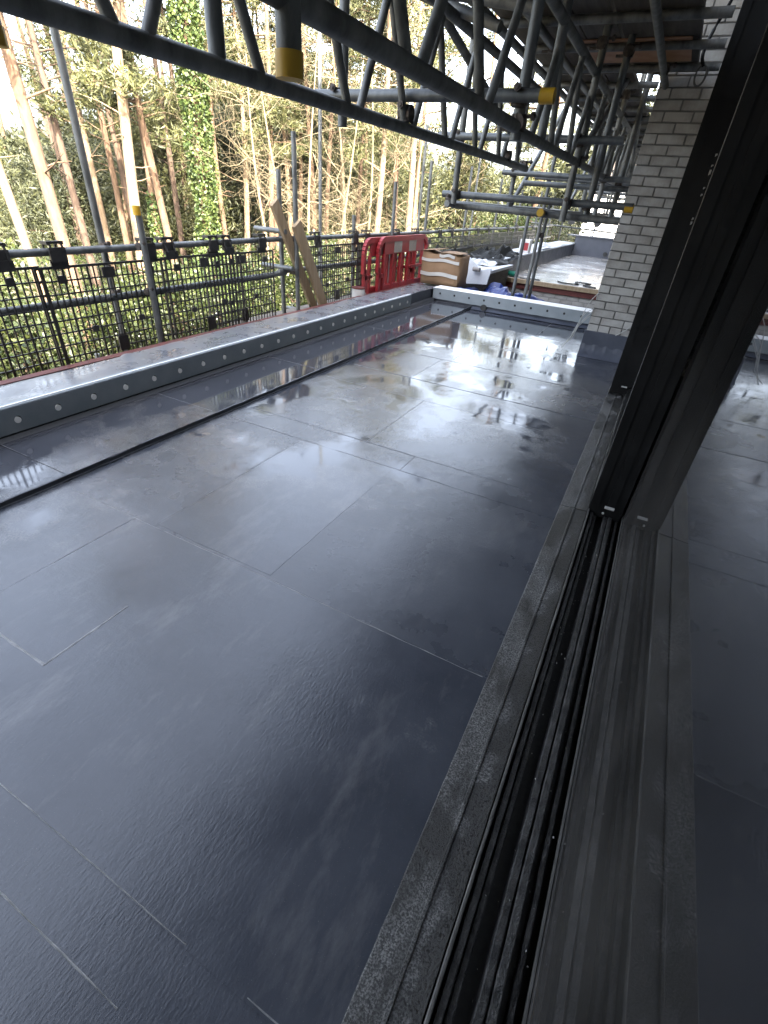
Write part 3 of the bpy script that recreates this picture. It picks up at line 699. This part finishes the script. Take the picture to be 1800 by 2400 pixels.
for p, ax in (((-1.69, 2.64, 1.685), 'x'), ((-.775, 2.645, 1.685), 'x'), ((-.77, 2.66, 1.60), 'y'), ((-1.30, 2.61, 1.62), 'x'), ((-1.68, 4.33, 1.70), 'x'), ((-.79, 4.33, 1.70), 'x'), ((-.79, 4.40, 1.59), 'y'), ((-1.68, 4.40, 1.335), 'x'), ((-.79, 4.40, 1.335), 'x'), ((-.655, 4.50, 1.335), 'x'), ((-1.725, 4.40, 1.30), 'x'), ((-1.30, 4.36, 1.60), 'x'), ((-1.31, 4.9, 1.58), 'y'), ((-1.69, 6.02, 1.575), 'x'), ((-.79, 6.02, 1.575), 'x'), ((-.66, 6.2, 1.55), 'x'), ((-.79, 6.05, 2.2), 'y'), ((-.80, 4.36, 2.2), 'y'), ((-.655, 4.56, 2.2), 'y'), ((-1.12, 4.4, 2.2), 'y'), ((-.775, 2.68, 2.2), 'y'), ((-.80, 7.71, 1.62), 'x'), ((-1.68, 7.71, 1.62), 'x'), ((-.82, 9.4, 1.62), 'x'), ((-1.7, 9.4, 1.62), 'x'), ((-.46, 5.2, 2.22), 'y'), ((-.46, 6.4, 2.22), 'y')):
    coupler(p, oh, ax)
y = -1.5
while y < 13.6:
    tube('putlog', (-1.46, y, 2.252), (-.10 if y < 5.6 or y > 7 else -.54, y, 2.252), oh, 'tube_dark' if int(y*7) % 3 else 'tube', n=10); y += .62
MB().tube([(-1.19, 7.75, 1.70), (-1.19, 7.75, 1.80)], .0262, 12).build('orange_tape', 'orange_net', oh)
for s, (a, c) in enumerate(((-2.2, 1.75), (1.77, 5.68), (5.70, 9.8), (9.82, 13.7))):
    for i in range(5):
        x = -1.42+.232*i+(0 if i < 3 else .012)
        if x+.225 > -.51 and 5.6 < a < 6.9: continue
        box('scaffold_board', (x, a+random.uniform(-.03, .03), 2.279+random.uniform(0, .004)), (x+.222, c-random.uniform(0, .04), 2.318), 'board', label='weathered scaffold board in the deck above the terrace, seen from below', cat='board', group='boards of the deck above the terrace')
box('plywood_sheet', (-1.02, 4.62, 2.2705), (-.30, 5.24, 2.2765), 'osb', label='orange brown plywood sheet under the scaffold boards beside the brick pier', cat='plywood')

# ================================================================ THINGS ON AND BEYOND THE PARAPET
def barrier(x, y0, y1, z0, z1, label, tilt=0.0):
    t = empty('plastic_barrier', (x, (y0+y1)/2, z0), label=label, cat='barrier'); W = y1-y0; Hh = z1-z0; th = .045
    def X(z): return x+tilt*(z-z0)
    # outer frame with rounded shoulders
    def pbar(pts, wd, name):
        mb = MB()
        for (ya, za), (yb, zb) in zip(pts, pts[1:]): mb.bar((X(za), ya, za), (X(zb), yb, zb), wd, th, (1, 0, 0))
        return mb.build(name, 'red_plastic', t)
    rr = .16
    arc = [(y0+.02+rr-rr*math.cos(a), z1-.03-rr+rr*math.sin(a)) for a in [i*math.pi/2/6 for i in range(7)]]
    arc2 = [(y1-.02-rr+rr*math.sin(a), z1-.03-rr+rr*math.cos(a)) for a in [i*math.pi/2/6 for i in range(7)]]
    pbar([(y0+.02, z0+.55*Hh)]+arc+arc2+[(y1-.02, z0+.55*Hh)], .062, 'frame')
    pbar([(y0+.05, z0+.60*Hh), (y0+.05, z0+.06)], .06, 'frame'); pbar([(y1-.05, z0+.60*Hh), (y1-.05, z0+.06)], .06, 'frame')
    zb1, zb0 = z1-.055, z1-.215
    MB().box((X(zb1)-.014, y0+.17, zb0), (X(zb1)+.014, y1-.17, zb1)).build('top_panel', 'red_plastic', t)
    n = 5
    for i in range(n):
        ya = y0+.20+(W-.40)*i/n; yb = ya+(W-.40)/n
        if i % 2: MB().box((X(zb1)+.0145, ya, zb0+.012), (X(zb1)+.018, yb, zb1-.012)).build('reflective_square', 'reflective', t)
    for i in range(6):
        yy = y0+.17+(W-.34)*i/5; pbar([(yy, zb0), (yy, z0+.16)], .034 if i in (0, 5) else .028, 'slat')
    pbar([(y0+.17+(W-.34)*3/5, z0+.56*Hh), (y1-.17, z0+.56*Hh)], .035, 'cross_bar'); pbar([(y0+.03, z0+.50*Hh), (y0+.17, z0+.50*Hh)], .05, 'cross_bar')
    pbar([(y1-.17, z0+.50*Hh), (y1-.03, z0+.50*Hh)], .05, 'cross_bar')
    MB().box((X(z0)-.016, y0+.15, z0+.03), (X(z0)+.016, y1-.15, z0+.34)).build('lower_panel', 'red_plastic', t)
    for yy in (y0+.25, y1-.25): MB().box((x-.22, yy-.05, z0), (x+.12, yy+.05, z0+.035)).build('foot', 'black_plastic', t)
    return t
barrier(-3.43, 6.36, 7.98, -.121, .822, 'red plastic barrier with grey reflective squares standing behind the parapet')
barrier(-3.480, 6.06, 7.66, -.121, .812, 'second red plastic barrier tucked close behind the first, showing at its left end')

# cardboard box on the parapet corner
cb = empty('cardboard_box', (-2.95, 7.68, .19), label='bulging cardboard box with pale tape bands on the parapet corner', cat='box')
bm = bmesh.new(); bmesh.ops.create_cube(bm, size=1); bmesh.ops.subdivide_edges(bm, edges=bm.edges[:], cuts=7, use_grid_fill=True)
BL, BW, BH = .60, .42, .44
for v in bm.verts:
    p = v.co.copy(); b_ = 1+.07*(1-4*p.z*p.z)
    v.co = Vector((p.x*BL*(b_ if abs(p.y) < .49 else 1), p.y*BW*(b_ if abs(p.x) < .5 else 1), p.z*BH))
    v.co += Vector((0, (.022 if p.y < 0 else -.0)*-math.cos(p.x*3)*math.cos(p.z*3), 0))
    v.co += .008*Vector(noise.noise_vector(v.co*7))
    if p.z > .45: v.co.z += .02*math.sin(p.x*9)-.012
me = bpy.data.meshes.new('carton'); bm.to_mesh(me); bm.free()
o = link('carton', me, 'card', cb, loc=(-2.95, 7.66, .42), smooth=True)
for z0, z1, x0, x1 in ((.325, .375, -.30, .30), (.515, .555, -.30, .30), (.585, .625, -.02, .22)):
    mb = MB(); n = 16
    for i in range(n+1):
        xx = x0+(x1-x0)*i/n; pz = (z0+z1)/2-.42
        yy = -BW/2*(1+.07*(1-4*(pz/BH)**2))-.022*math.cos(xx/BL*3)*math.cos(pz/BH*3)-.014
        mb.v += [(-2.95+xx, 7.66+yy, z0-.01*math.sin(i*.5)), (-2.95+xx, 7.66+yy, z1-.01*math.sin(i*.5))]
    for i in range(n): q = 2*i; mb.f.append((q, q+2, q+3, q+1))
    mb.build('tape', 'tape', cb)
for x0, x1, ang in ((-.30, -.02, .12), (.0, .30, -.05)):
    mb = MB().bar((-2.95+x0, 7.60, .645), (-2.95+x1, 7.60, .655+ang*.2), .36, .006); mb.build('flap', 'card', cb)

# tin and planks
tn = empty('paint_tin', (-3.47, 5.95, -.12), label='white tin with a red brown lid standing in front of the red barrier', cat='tin')
auto_smooth(MB().tube([(-3.47, 5.95, -.12), (-3.47, 5.95, .235)], .085, 24).build('body', 'white_plastic', tn))
auto_smooth(MB().tube([(-3.47, 5.95, .2355), (-3.47, 5.95, .252)], .089, 24).build('lid', 'redpaint', tn))
wire('handle', [(-3.383, 5.91, .20), (-3.372, 5.89, .12), (-3.38, 5.97, .07), (-3.383, 6.0, .19)], .003, 'string', tn)
def plank(a, c, wdt, th, label):
    mb = MB().bar(a, c, th, wdt, up=(0, .3, 1))
    o = mb.build('timber_plank', 'timber', label=label, cat='plank', group='planks leaning by the tall pole')
    bm = bmesh.new(); bm.from_mesh(o.data); bmesh.ops.bevel(bm, geom=bm.edges[:], offset=.003, segments=1, affect='EDGES'); bm.to_mesh(o.data); bm.free(); return o
plank((-3.578, 4.42, 1.155), (-3.578, 5.22, -.12), .11, .04, 'pale timber plank leaning behind the pole, its top end free')
plank((-3.49, 4.66, .98), (-3.475, 5.28, -.12), .13, .04, 'wider timber plank leaning in front, beside the red barrier')

# ================================================================ SECOND ROOF BEYOND
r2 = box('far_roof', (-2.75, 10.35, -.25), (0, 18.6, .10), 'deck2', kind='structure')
box('roof_edge_board', (-3.2, 10.25, .045), (-.02, 10.345, .115), 'timber', r2)
box('red_fascia', (-3.3, 10.30, -.055), (-.02, 10.36, .040), 'redpaint', r2)
p2 = empty('far_roof_parapet', (-3, 14, .1), label='grey upstand with pale top round the far roof', cat='parapet')
box('side_upstand', (-3.25, 10.36, -.3), (-2.752, 18.6, .40), 'upstand', p2)
box('side_capping', (-3.3, 10.2, .401), (-2.735, 18.6, .425), 'foil_white', p2)
box('end_upstand', (-2.75, 18.2, .101), (0, 18.6, .62), 'upstand', p2)
box('end_capping', (-3.0, 18.15, .621), (0, 18.7, .65), 'upstand', p2)
MB().tube([(-1.75, 18.14, .22), (-1.75, 18.2, .22)], .06, 12).build('outlet_pipe', 'cable', p2)
wl = box('lower_brick_wall', (-3.3, 10.352, -3.5), (-.02, 10.6, -.058), 'mortar', label='buff brick wall below the red fascia beyond the end parapet', cat='wall')
lay(-2.9, -.4, -.06-.075*6, 6, 10.34, wl)
# far guardrail across the end
fr_ = empty('end_guardrail', (-2, 18.9, .0), label='pale tube guardrail with mesh closing the far end of the second roof', cat='guardrail')
tube('top_rail', (-4.4, 18.9, 1.28), (-.2, 18.9, 1.16), fr_); tube('mid_rail', (-4.4, 18.9, .85), (-.2, 18.9, .74), fr_)
for x in (-3.4, -2.35, -1.5): tube('standard', (x, 18.93, -3.3), (x, 18.93, 1.32), fr_)
mb = MB()
for i in range(60): x = -4.2+i*.06; mb.bar((x, 18.87, .4), (x, 18.87, 1.2), .007, .007, (0, 1, 0))
for j in range(10): mb.bar((-4.2, 18.87, .4+.085*j), (-.6, 18.87, .4+.085*j), .007, .007)
mb.build('mesh', 'black_plastic', fr_)
for x in (-3.1, -2.3): MB().tube([(x, 18.83, 1.0), (x, 18.86, 1.0)], .11, 18).build('disc', 'black_plastic', fr_)
# scaffold poles standing beyond the end parapet
pp = empty('pole_pair', (-1.5, 7.6, -.3), label='pair of grey scaffold poles rising just behind the end parapet', cat='scaffold poles')
tube('pole', (-1.83, 7.62, -.5), (-1.83, 7.62, 1.30), pp); tube('pole', (-1.66, 7.66, -.5), (-1.66, 7.66, 1.35), pp, 'tube_dark'); tube('pole', (-1.62, 7.78, -.5), (-1.62, 7.78, 1.35), pp, 'tube')
coupler((-1.64, 7.72, .98), pp, 'x')
box('gap_roof', (-3.3, 7.5, -.6), (-.02, 10.30, -.45), 'black_gap', kind='structure')

def crumple(name, cx, cy, cz, lx, ly, hgt, m, seed, nx=26, ny=22, **k):
    mb = MB(); s = seed*7.3
    for j in range(ny+1):
        for i in range(nx+1):
            u, v = i/nx-.5, j/ny-.5
            e = 1-min(1, 4*max(u*u, v*v)); n1 = abs(noise.noise(Vector((u*3.2+s, v*3.2, s))))*1.6; n2 = abs(noise.noise(Vector((u*8+s, v*8, s+3))))*.5
            mb.v.append((cx+u*lx*(1+.2*noise.noise(Vector((v*5, s, 0)))), cy+v*ly*(1+.2*noise.noise(Vector((u*5, s, 2)))), cz+hgt*(n1+n2)*(.25+.75*e)))
    for j in range(ny):
        for i in range(nx): a = j*(nx+1)+i; mb.f.append((a, a+1, a+nx+2, a+nx+1))
    return mb.build(name, m, **k)
crumple('blue_tarpaulin', -2.35, 8.4, -.06, 1.4, 1.5, .34, 'tarp', 1, label='crumpled blue tarpaulin lying behind the end parapet', cat='tarpaulin')
box('tarp_support', (-3.0, 7.9, -.449), (-1.9, 9.3, -.13), 'board', label='boarding under the blue tarpaulin behind the end parapet', cat='boarding')
ib = empty('insulation_board', (-2.75, 8.7, .15), label='pale blue white insulation board propped behind the cardboard box', cat='insulation board')
mb = MB(); mb.add([(-3.05, 8.55, .12), (-2.52, 8.55, .16), (-2.50, 8.60, .40), (-2.66, 8.58, .36), (-2.90, 8.6, .52), (-3.06, 8.6, .55)], [(0, 1, 2, 3, 4, 5)]); mb.add([(p[0], p[1]+.04, p[2]) for p in mb.v[:6]], [(5, 4, 3, 2, 1, 0)])
for i in range(6): mb.f.append((i, i+6, (i+1) % 6+6, (i+1) % 6))
mb.build('board', 'foil_white', ib)
box('board_lying', (-3.3, 8.8, .30), (-2.55, 10.2, .345), 'foil_white', ib); box('board_support', (-3.2, 8.7, -.449), (-2.62, 10.2, .299), 'board', ib)
auto_smooth(MB().tube([(-2.78, 8.52, .37), (-2.66, 8.50, .37)], .035, 14).build('tape_roll', 'reflective', label='small grey roll lying on the pale insulation board', cat='roll'))
crumple('black_plastic_sheet', -3.15, 10.6, .36, .95, 1.8, .26, 'black_sheet', 3, 16, 14, label='crumpled black plastic sheet beside the second roof', cat='plastic sheet')
crumple('white_scraps', -3.0, 9.6, .345, .5, .6, .10, 'foil_white', 5, 14, 12, label='torn white scraps on the insulation board', cat='scraps')
crumple('white_foil_scraps', -3.0, 15.2, .425, .5, 3.4, .12, 'foil_white', 6, 12, 30, label='pale foil scraps along the far upstand', cat='scraps')
ct = empty('sealant_tub', (-2.9, 12.3, .425), label='white tub with a red label on the far upstand', cat='tub')
box('body', (-3.0, 12.2, .426), (-2.78, 12.45, .68), 'white_plastic', ct, bevel=.01); box('label_patch', (-2.93, 12.194, .47), (-2.80, 12.1985, .62), 'red_plastic', ct)
bt = empty('green_bottle', (-2.6, 10.6, .1), label='small green bottle lying at the edge of the second roof', cat='bottle')
auto_smooth(MB().tube([(-2.72, 10.62, .155), (-2.58, 10.60, .150)], .05, 14).build('body', 'green', bt)); auto_smooth(MB().tube([(-2.58, 10.60, .150), (-2.52, 10.59, .148)], [.03, .02], 10).build('neck', 'green', bt))
wire('black_cable', [(-1.0, 10.5, .115), (-1.25, 10.7, .115), (-1.15, 10.95, .12), (-1.45, 11.0, .115), (-1.35, 10.7, .115), (-1.6, 10.6, .115), (-1.75, 10.75, .115)], .014, 'cable', label='black cable coiled on the pale second roof', cat='cable')
wire('thin_cable', [(-2.45, 10.5, .112), (-2.3, 10.45, .112), (-2.2, 10.6, .112), (-2.05, 10.55, .112)], .010, 'cable', label='short dark cable near the green bottle on the second roof', cat='cable')
wh = empty('white_house', (-2, 33, -3), label='bright white rendered house beyond the far guardrail', cat='house')
box('wall', (-4.4, 30, -3.6), (3, 38, 2.6), 'white_render', wh)
MB().add([(-4.8, 29.6, 2.61), (3.4, 29.6, 2.61), (3.4, 38.4, 2.61), (-4.8, 38.4, 2.61), (-.7, 29.6, 5.2), (-.7, 38.4, 5.2)], [(3, 2, 1, 0), (0, 1, 4), (2, 3, 5), (1, 2, 5, 4), (3, 0, 4, 5)]).build('roof', 'slate', wh)

# ================================================================ THE WOOD
def trunk_mesh(h, r0, r1, seed, bend=.25, fork=None, sides=9):
    rd = random.Random(seed); mb = MB(); px, py = rd.uniform(0, 6), rd.uniform(0, 6); n = 14
    c = lambda z: Vector((bend*math.sin(z*.28+px)-bend*math.sin(px), bend*math.sin(z*.23+py)-bend*math.sin(py), z))
    pts = [c(h*i/n) for i in range(n+1)]
    mb.tube(pts, [(r0*1.35 if i == 0 else r0+(r1-r0)*(i/n)) for i in range(n+1)], sides)
    if fork:
        z0, dx, dy = fork; p = c(z0); pts2 = [p+Vector((dx*t, dy*t, 5.5*t*(1-.1*t))) for t in (0, .12, .3, .6, 1)]
        mb.tube(pts2, [r0*.7, r0*.6, r0*.52, r0*.42, r0*.2], 8)
    return mb, c
def snags(mb, c, r0, rd, z0, z1, n, ln=1.2):
    for i in range(n):
        z = rd.uniform(z0, z1); a = rd.uniform(0, 2*math.pi); L = ln*rd.uniform(.3, 1.2); p = c(z); d = Vector((math.cos(a), math.sin(a), rd.uniform(-.25, .4)))
        q = p+d*L*.5+Vector((0, 0, .1*L)); e = q+d*L*.5+Vector((0, 0, rd.uniform(-.1, .25)*L))
        mb.tube([p, q, e], [.024, .015, .005], 5, caps=False)
def pine(x, y, dia, label, seed, bark='bark', group=None, fork=None, bend=.25, h=None, ivy=None, crown=1.0, low=None, cs=.56):
    rd = random.Random(seed); z0 = ground_h(x, y)-.1; h = h or rd.uniform(16, 19)
    t = empty('pine_tree', (x, y, z0), label=label, cat='tree', group=group or 'pines of the wood beyond the guardrail')
    mb, c = trunk_mesh(h, dia/2*1.08, dia*.12, seed, bend, fork)
    cl = []
    snags(mb, c, dia, rd, 3.2, 8.5, 9, 1.3)
    nb = int(16*crown)
    for i in range(nb):                                    # limbs that carry the needles
        z = rd.uniform(h*cs, h*.98); a = rd.uniform(0, 6.283); L = (1-(z/h-.5)*1.2)*rd.uniform(1.2, 3.0); p = c(z)
        d = Vector((math.cos(a), math.sin(a), rd.uniform(.0, .45))); e = p+d*L
        mb.tube([p, p+d*L*.5-Vector((0, 0, .12)), e], [.05, .035, .012], 5, caps=False)
        for k in range(4): cl.append(tuple(p.lerp(e, rd.uniform(.45, 1.05))+Vector((rd.uniform(-.3, .3), rd.uniform(-.3, .3), rd.uniform(0, .35)))))
    if low:                                                # thin live boughs hanging low into view
        for i in range(low):
            z = rd.uniform(5.0, 8.5); a = rd.uniform(0, 6.283); L = rd.uniform(.9, 2.2); p = c(z); d = Vector((math.cos(a), math.sin(a), rd.uniform(-.15, .3))); e = p+d*L
            mb.tube([p, p.lerp(e, .5)+Vector((0, 0, .1)), e], [.03, .02, .008], 5, caps=False)
            for k in range(4): cl.append(tuple(p.lerp(e, rd.uniform(.4, 1.0))+Vector((rd.uniform(-.2, .2), rd.uniform(-.2, .2), rd.uniform(0, .25)))))
    mb.build('trunk', bark, t, smooth=True, loc=(x, y, z0))
    V, F = clumps(np.array(cl), 80, .24, .035, 6.0, flat=.6)
    link('crown', np_mesh('crown', V, F, 'needle'), parent=t, loc=(x, y, z0))
    if ivy:
        za, zb, rad, per = ivy; P = []
        for i in range(per):
            z = za+(zb-za)*rng.random(); a = rng.random()*6.283; q = c(z); rr = rad*(.45+.55*math.sqrt(rng.random()))*(.75+.45*noise.noise(Vector((z*1.1, math.cos(a)*1.2, seed+math.sin(a)*1.2))))
            P.append((q.x+math.cos(a)*rr, q.y+math.sin(a)*rr, z))
        V, F = leaf_quads(np.array(P), .07, 1.2)
        link('ivy', np_mesh('ivy', V, F, 'ivy'), parent=t, loc=(x, y, z0))
    return t
P_ = [(-16.3, 9.1, .26, 'leftmost slender pine trunk, pale and leaning with the frame edge', 'bark_pale', None), (-13.6, 8.5, .31, 'thick pale pine with a forked top near the left edge', 'bark', (7.0, -1.2, -.5)),
      (-17.7, 11.8, .25, 'dark slender pine with bent dead snags left of the tall pole', 'bark_dark', None), (-22.6, 16.1, .25, 'very pale thin pine just right of the tall pole', 'bark_pale', None),
      (-23.6, 17.9, .24, 'thin pine second right of the tall scaffold pole', 'bark', None), (-21.1, 15.9, .25, 'thin pine close beside the big forked pine', 'bark', None),
      (-15.8, 12.3, .36, 'big pale pine that forks high, behind the yellow capped pole', 'bark_pale', (7.1, .9, .7)), (-20.6, 16.2, .24, 'dark pine trunk just right of the big forked pine', 'bark_dark', None),
      (-18.0, 14.9, .28, 'pine trunk with ivy round its foot, left of the ivy column', 'bark', None), (-17.2, 15.0, .28, 'orange pine trunk close left of the ivy column', 'bark', None),
      (-21.3, 19.1, .26, 'thin reddish pine touching the ivy column', 'bark_dark', None), (-15.2, 14.8, .30, 'pine wrapped from foot to top in bright green ivy', 'bark', None),
      (-20.6, 21.6, .27, 'thin pine right of the ivy column', 'bark', None), (-20.0, 22.2, .30, 'upright pale pine between the ivy column and the leaning planks', 'bark_pale', None),
      (-20.8, 25.8, .27, 'slender pine behind the leaning planks', 'bark', None), (-19.5, 26.2, .27, 'orange pine right of the leaning planks', 'bark', None), (-17.1, 25.5, .27, 'pine behind the thin tall pole among bare branches', 'bark', None),
      (-16.8, 26.9, .28, 'pale pine above the left end of the red barrier', 'bark_pale', None), (-15.9, 26.9, .28, 'reddish pine above the red barrier', 'bark', None), (-11.6, 20.9, .30, 'stout pale pine above the middle of the red barrier', 'bark_pale', None),
      (-12.0, 24.1, .30, 'orange pine above the cardboard box', 'bark', None), (-11.2, 23.5, .33, 'stout pale pine second from the middle hanging pole', 'bark_pale', None), (-12.7, 28.1, .30, 'slim pine under the long lattice beam', 'bark', None),
      (-10.5, 30.5, .32, 'reddish pine left of the pair of poles', 'bark', None), (-6.4, 26.4, .30, 'pale pine beyond the far roof', 'bark', None)]
for i, (x, y, d_, lb, bk, fk) in enumerate(P_):
    pine(x, y, d_, lb, 100+i, bk, fork=fk, ivy=((.2, 9.5, .58, 16000) if i == 11 else (.2, 3.6, .34, 2200) if i == 8 else None), h=(None if i < 12 else random.uniform(13, 15)), crown=(.7 if i < 12 else 1.1), cs=(.78 if i < 8 else .56), low=(10 if i in (2, 3, 9, 13, 19, 21, 24) else 4))
# more slim trunks deeper in
far = []
while len(far) < 34:
    t_ = random.uniform(.08, 1.15); D = random.uniform(27, 46); far.append((-D*math.cos(t_*.95), D*math.sin(t_*.95)+3))
for i, (x, y) in enumerate(far):
    pine(x, y, random.uniform(.2, .34), 'slim pine trunk standing deep in the wood', 300+i, random.choice(['bark', 'bark_dark', 'bark_pale']), group='slim pines deep in the wood', crown=.7, cs=(.78 if y < -x*.9 else .56), low=(0 if y < -x*.9 else 4), h=(None if y < -x*.72 else random.uniform(12.5, 15)))

# bare branching trees
def bare_tree(x, y, h, seed, label, lean=(0, 0), n0=10, depth=4):
    rd = random.Random(seed); z0 = ground_h(x, y)-.1; t = empty('bare_tree', (x, y, z0), label=label, cat='tree', group='bare leafless trees at the edge of the wood')
    tk = MB(); tw = MB()
    pts = [Vector((lean[0]*s+.25*math.sin(3*s+seed), lean[1]*s+.25*math.cos(2.5*s+seed)-.25*math.cos(seed), h*s)) for s in [i/8 for i in range(9)]]
    tk.tube(pts, [.085*(1-.85*i/8) for i in range(9)], 8)
    def grow(p, d, L, r, lev):
        d = d.normalized(); seg = 4; q = p.copy(); path = [q.copy()]
        for s in range(seg):
            d = (d+Vector((rd.gauss(0, .28), rd.gauss(0, .28), rd.gauss(.02, .24)))).normalized(); q = q+d*L/seg; path.append(q.copy())
        tw.tube(path, [max(.003, r*(1-.16*i)) for i in range(seg+1)], 4 if lev < 2 else 3, caps=False)
        if lev >= depth-1: return
        for k in range(rd.choice((3, 4, 4))):
            i = rd.randint(1, seg); nd = (d*.5+Vector((rd.gauss(0, .8), rd.gauss(0, .8), rd.gauss(.05, .6)))).normalized()
            grow(path[i], nd, L*rd.uniform(.48, .75), r*.55, lev+1)
    for i in range(n0):
        s = rd.uniform(.22, 1.0); j = min(int(s*8), 7); p = pts[j].lerp(pts[j+1], s*8-j); a = rd.uniform(0, 6.283)
        grow(p, Vector((math.cos(a), math.sin(a), rd.uniform(-.05, .8))), h*rd.uniform(.2, .42), .021, 0)
    tk.build('trunk', 'twig', t, smooth=True, loc=(x, y, z0)); tw.build('branches', 'twig', t, smooth=True, loc=(x, y, z0))
for i, (x, y, h, lb) in enumerate([(-13.4, 16.4, 7.8, 'bare tree with tangled pale twigs right of the ivy column'), (-12.6, 17.8, 8.6, 'bare tree with pale twigs behind the leaning planks'), (-11.8, 18.6, 8.0, 'bare pale tree behind the thin tall pole'), (-10.4, 18.4, 7.6, 'bare pale tree behind the red barrier'),
      (-12.8, 20.6, 9.0, 'taller bare tree deeper behind the red barrier'), (-14.6, 18.8, 8.6, 'bare tree deeper right of the ivy column'), (-9.2, 19.6, 7.4, 'bare tree above the cardboard box')]):
    bare_tree(x, y, h, 40+i, lb, lean=(random.uniform(-1, 1), random.uniform(-1, 1)), n0=7)

# leafy shrubs and small evergreens
def shrub(x, y, h, wd, m, label, name='shrub', n=2600, size=.085, stemm='bark_dark', cat='shrub', group=None, aspect=1.5, zlo=.05):
    z0 = ground_h(x, y); t = empty(name, (x, y, z0), label=label, cat=cat, group=group)
    rd = random.Random(int(x*91+y*37)); cl = []; st = MB()
    st.tube([(0, 0, -.1), (.05, .04, h*.5), (0, .1, h*.95)], [.06+.02*h/3, .045, .012], 6)
    K = int(26*wd*h/4)+12
    for i in range(K):
        z = h*(zlo+(1-zlo)*rd.random()); a = rd.uniform(0, 6.283); rr = wd/2*math.sqrt(rd.random())*(1.15-.75*(z/h)**1.4)
        p = Vector((rr*math.cos(a), rr*math.sin(a), z)); cl.append(tuple(p))
        if i % 3 == 0: st.tube([(0, 0, z*.7), p*.6+Vector((0, 0, z*.35)), p], [.02, .012, .005], 4, caps=False)
    st.build('stems', stemm, t, smooth=True, loc=(x, y, z0))
    V, F = clumps(np.array(cl), max(12, n//K), .16+.045*wd, size, aspect, flat=.75)
    link('foliage', np_mesh('foliage', V, F, m), parent=t, loc=(x, y, z0))
    return t
sh = [(-9.6, 4.6, 2.4, 2.4), (-9.2, 6.2, 2.5, 2.2), (-9.0, 7.6, 2.7, 2.4), (-9.4, 9.2, 2.9, 2.4), (-9.6, 10.8, 2.9, 2.4), (-9.4, 12.4, 3.0, 2.6), (-9.6, 14.2, 3.1, 2.4), (-8.6, 15.8, 3.0, 2.6), (-8.0, 17.6, 3.1, 2.6), (-7.6, 19.4, 3.2, 2.6), (-6.9, 21.4, 3.9, 3.0), (-5.8, 23.4, 4.2, 3.0), (-4.8, 25.2, 4.4, 3.0), (-8.8, 3.0, 2.3, 2.2), (-6.6, 24.8, 4.4, 2.8)]
for i, (x, y, h, wd) in enumerate(sh):
    shrub(x, y, h, wd, 'leaf' if i % 4 != 3 else 'ivy', 'bright green leafy shrub low on the bank behind the mesh guards' if i not in (10, 11, 12, 14) else 'tall bright green shrub beyond the far end of the guardrail', group='bright shrubs behind the guardrail', n=6500, size=.055)
ev = []
for i in range(30):
    t_ = random.uniform(.12, 1.22); D = random.uniform(29, 44); ev.append((-D*math.cos(t_), D*math.sin(t_)+2))
for i, (x, y) in enumerate(ev):
    left = math.atan2(y, -x) < .72
    shrub(x, y, random.uniform(3.0, 4.6) if left else random.uniform(6.5, 10), random.uniform(4, 6), 'needle_dark' if i % 3 else 'needle', 'dark bushy evergreen growing among the pine trunks', 'evergreen_tree', 15000, .045, cat='tree', group='bushy evergreens among the pines', aspect=5.0)

# far wood reads as one mass
C = []
for i in range(3600):
    t_ = random.uniform(-.12, 1.5); D = random.uniform(40, 62); left = t_ < .62
    zt = (6.6+1.0*math.sin(t_*23)) if left else 9+3*math.sin(t_*9)
    C.append((-D*math.cos(t_), D*math.sin(t_)+2, -3.2+zt*random.random()**.8))
V, F = clumps(np.array(C), 60, .8, .13, 3.6)
link('far_woodland', np_mesh('far_woodland', V, F, 'needle_dark'), label='hazy green mass of the far wood behind the pines', cat='woodland', kind='stuff')
# undergrowth on the bank
n = 70000; th = rng.uniform(-.05, 1.45, n); D = 9+26*rng.random(n)**1.1; X_ = -D*np.cos(th); Y_ = D*np.sin(th)+1.5
Z_ = np.array([ground_h(a, c) for a, c in zip(X_, Y_)])+.75*rng.random(n)**2
V, F = leaf_quads(np.stack([X_, Y_, Z_], 1), .09, 2.0)
link('undergrowth', np_mesh('undergrowth', V, F, 'leaf'), label='leafy undergrowth covering the woodland floor', cat='undergrowth', kind='stuff')
# site netting on the bank
net = MB()
for i in range(14): net.bar((-8.2, 3.4+.12*i, -2.75), (-8.2, 3.4+.12*i, -1.85), .012, .012, (1, 0, 0))
for j in range(12): net.bar((-8.2, 3.4, -2.75+.08*j), (-8.2, 5.0, -2.75+.08*j), .03, .03)
net.build('orange_netting', 'orange_net', label='strip of orange site netting low behind the mesh at the left edge', cat='netting')
for i, (x, y, h) in enumerate([(-10.8, 8.0, 1.9), (-10.2, 9.1, 1.5), (-11.0, 10.8, 2.1), (-10.3, 12.4, 1.7), (-10.6, 13.8, 2.0)]):
    tube('fence_post', (x, y, ground_h(x, y)-.1), (x, y, ground_h(x, y)+h), m='white_plastic', r=.045, n=10, label='thin white post standing among the shrubs behind the mesh guards', cat='post', group='white posts among the shrubs')
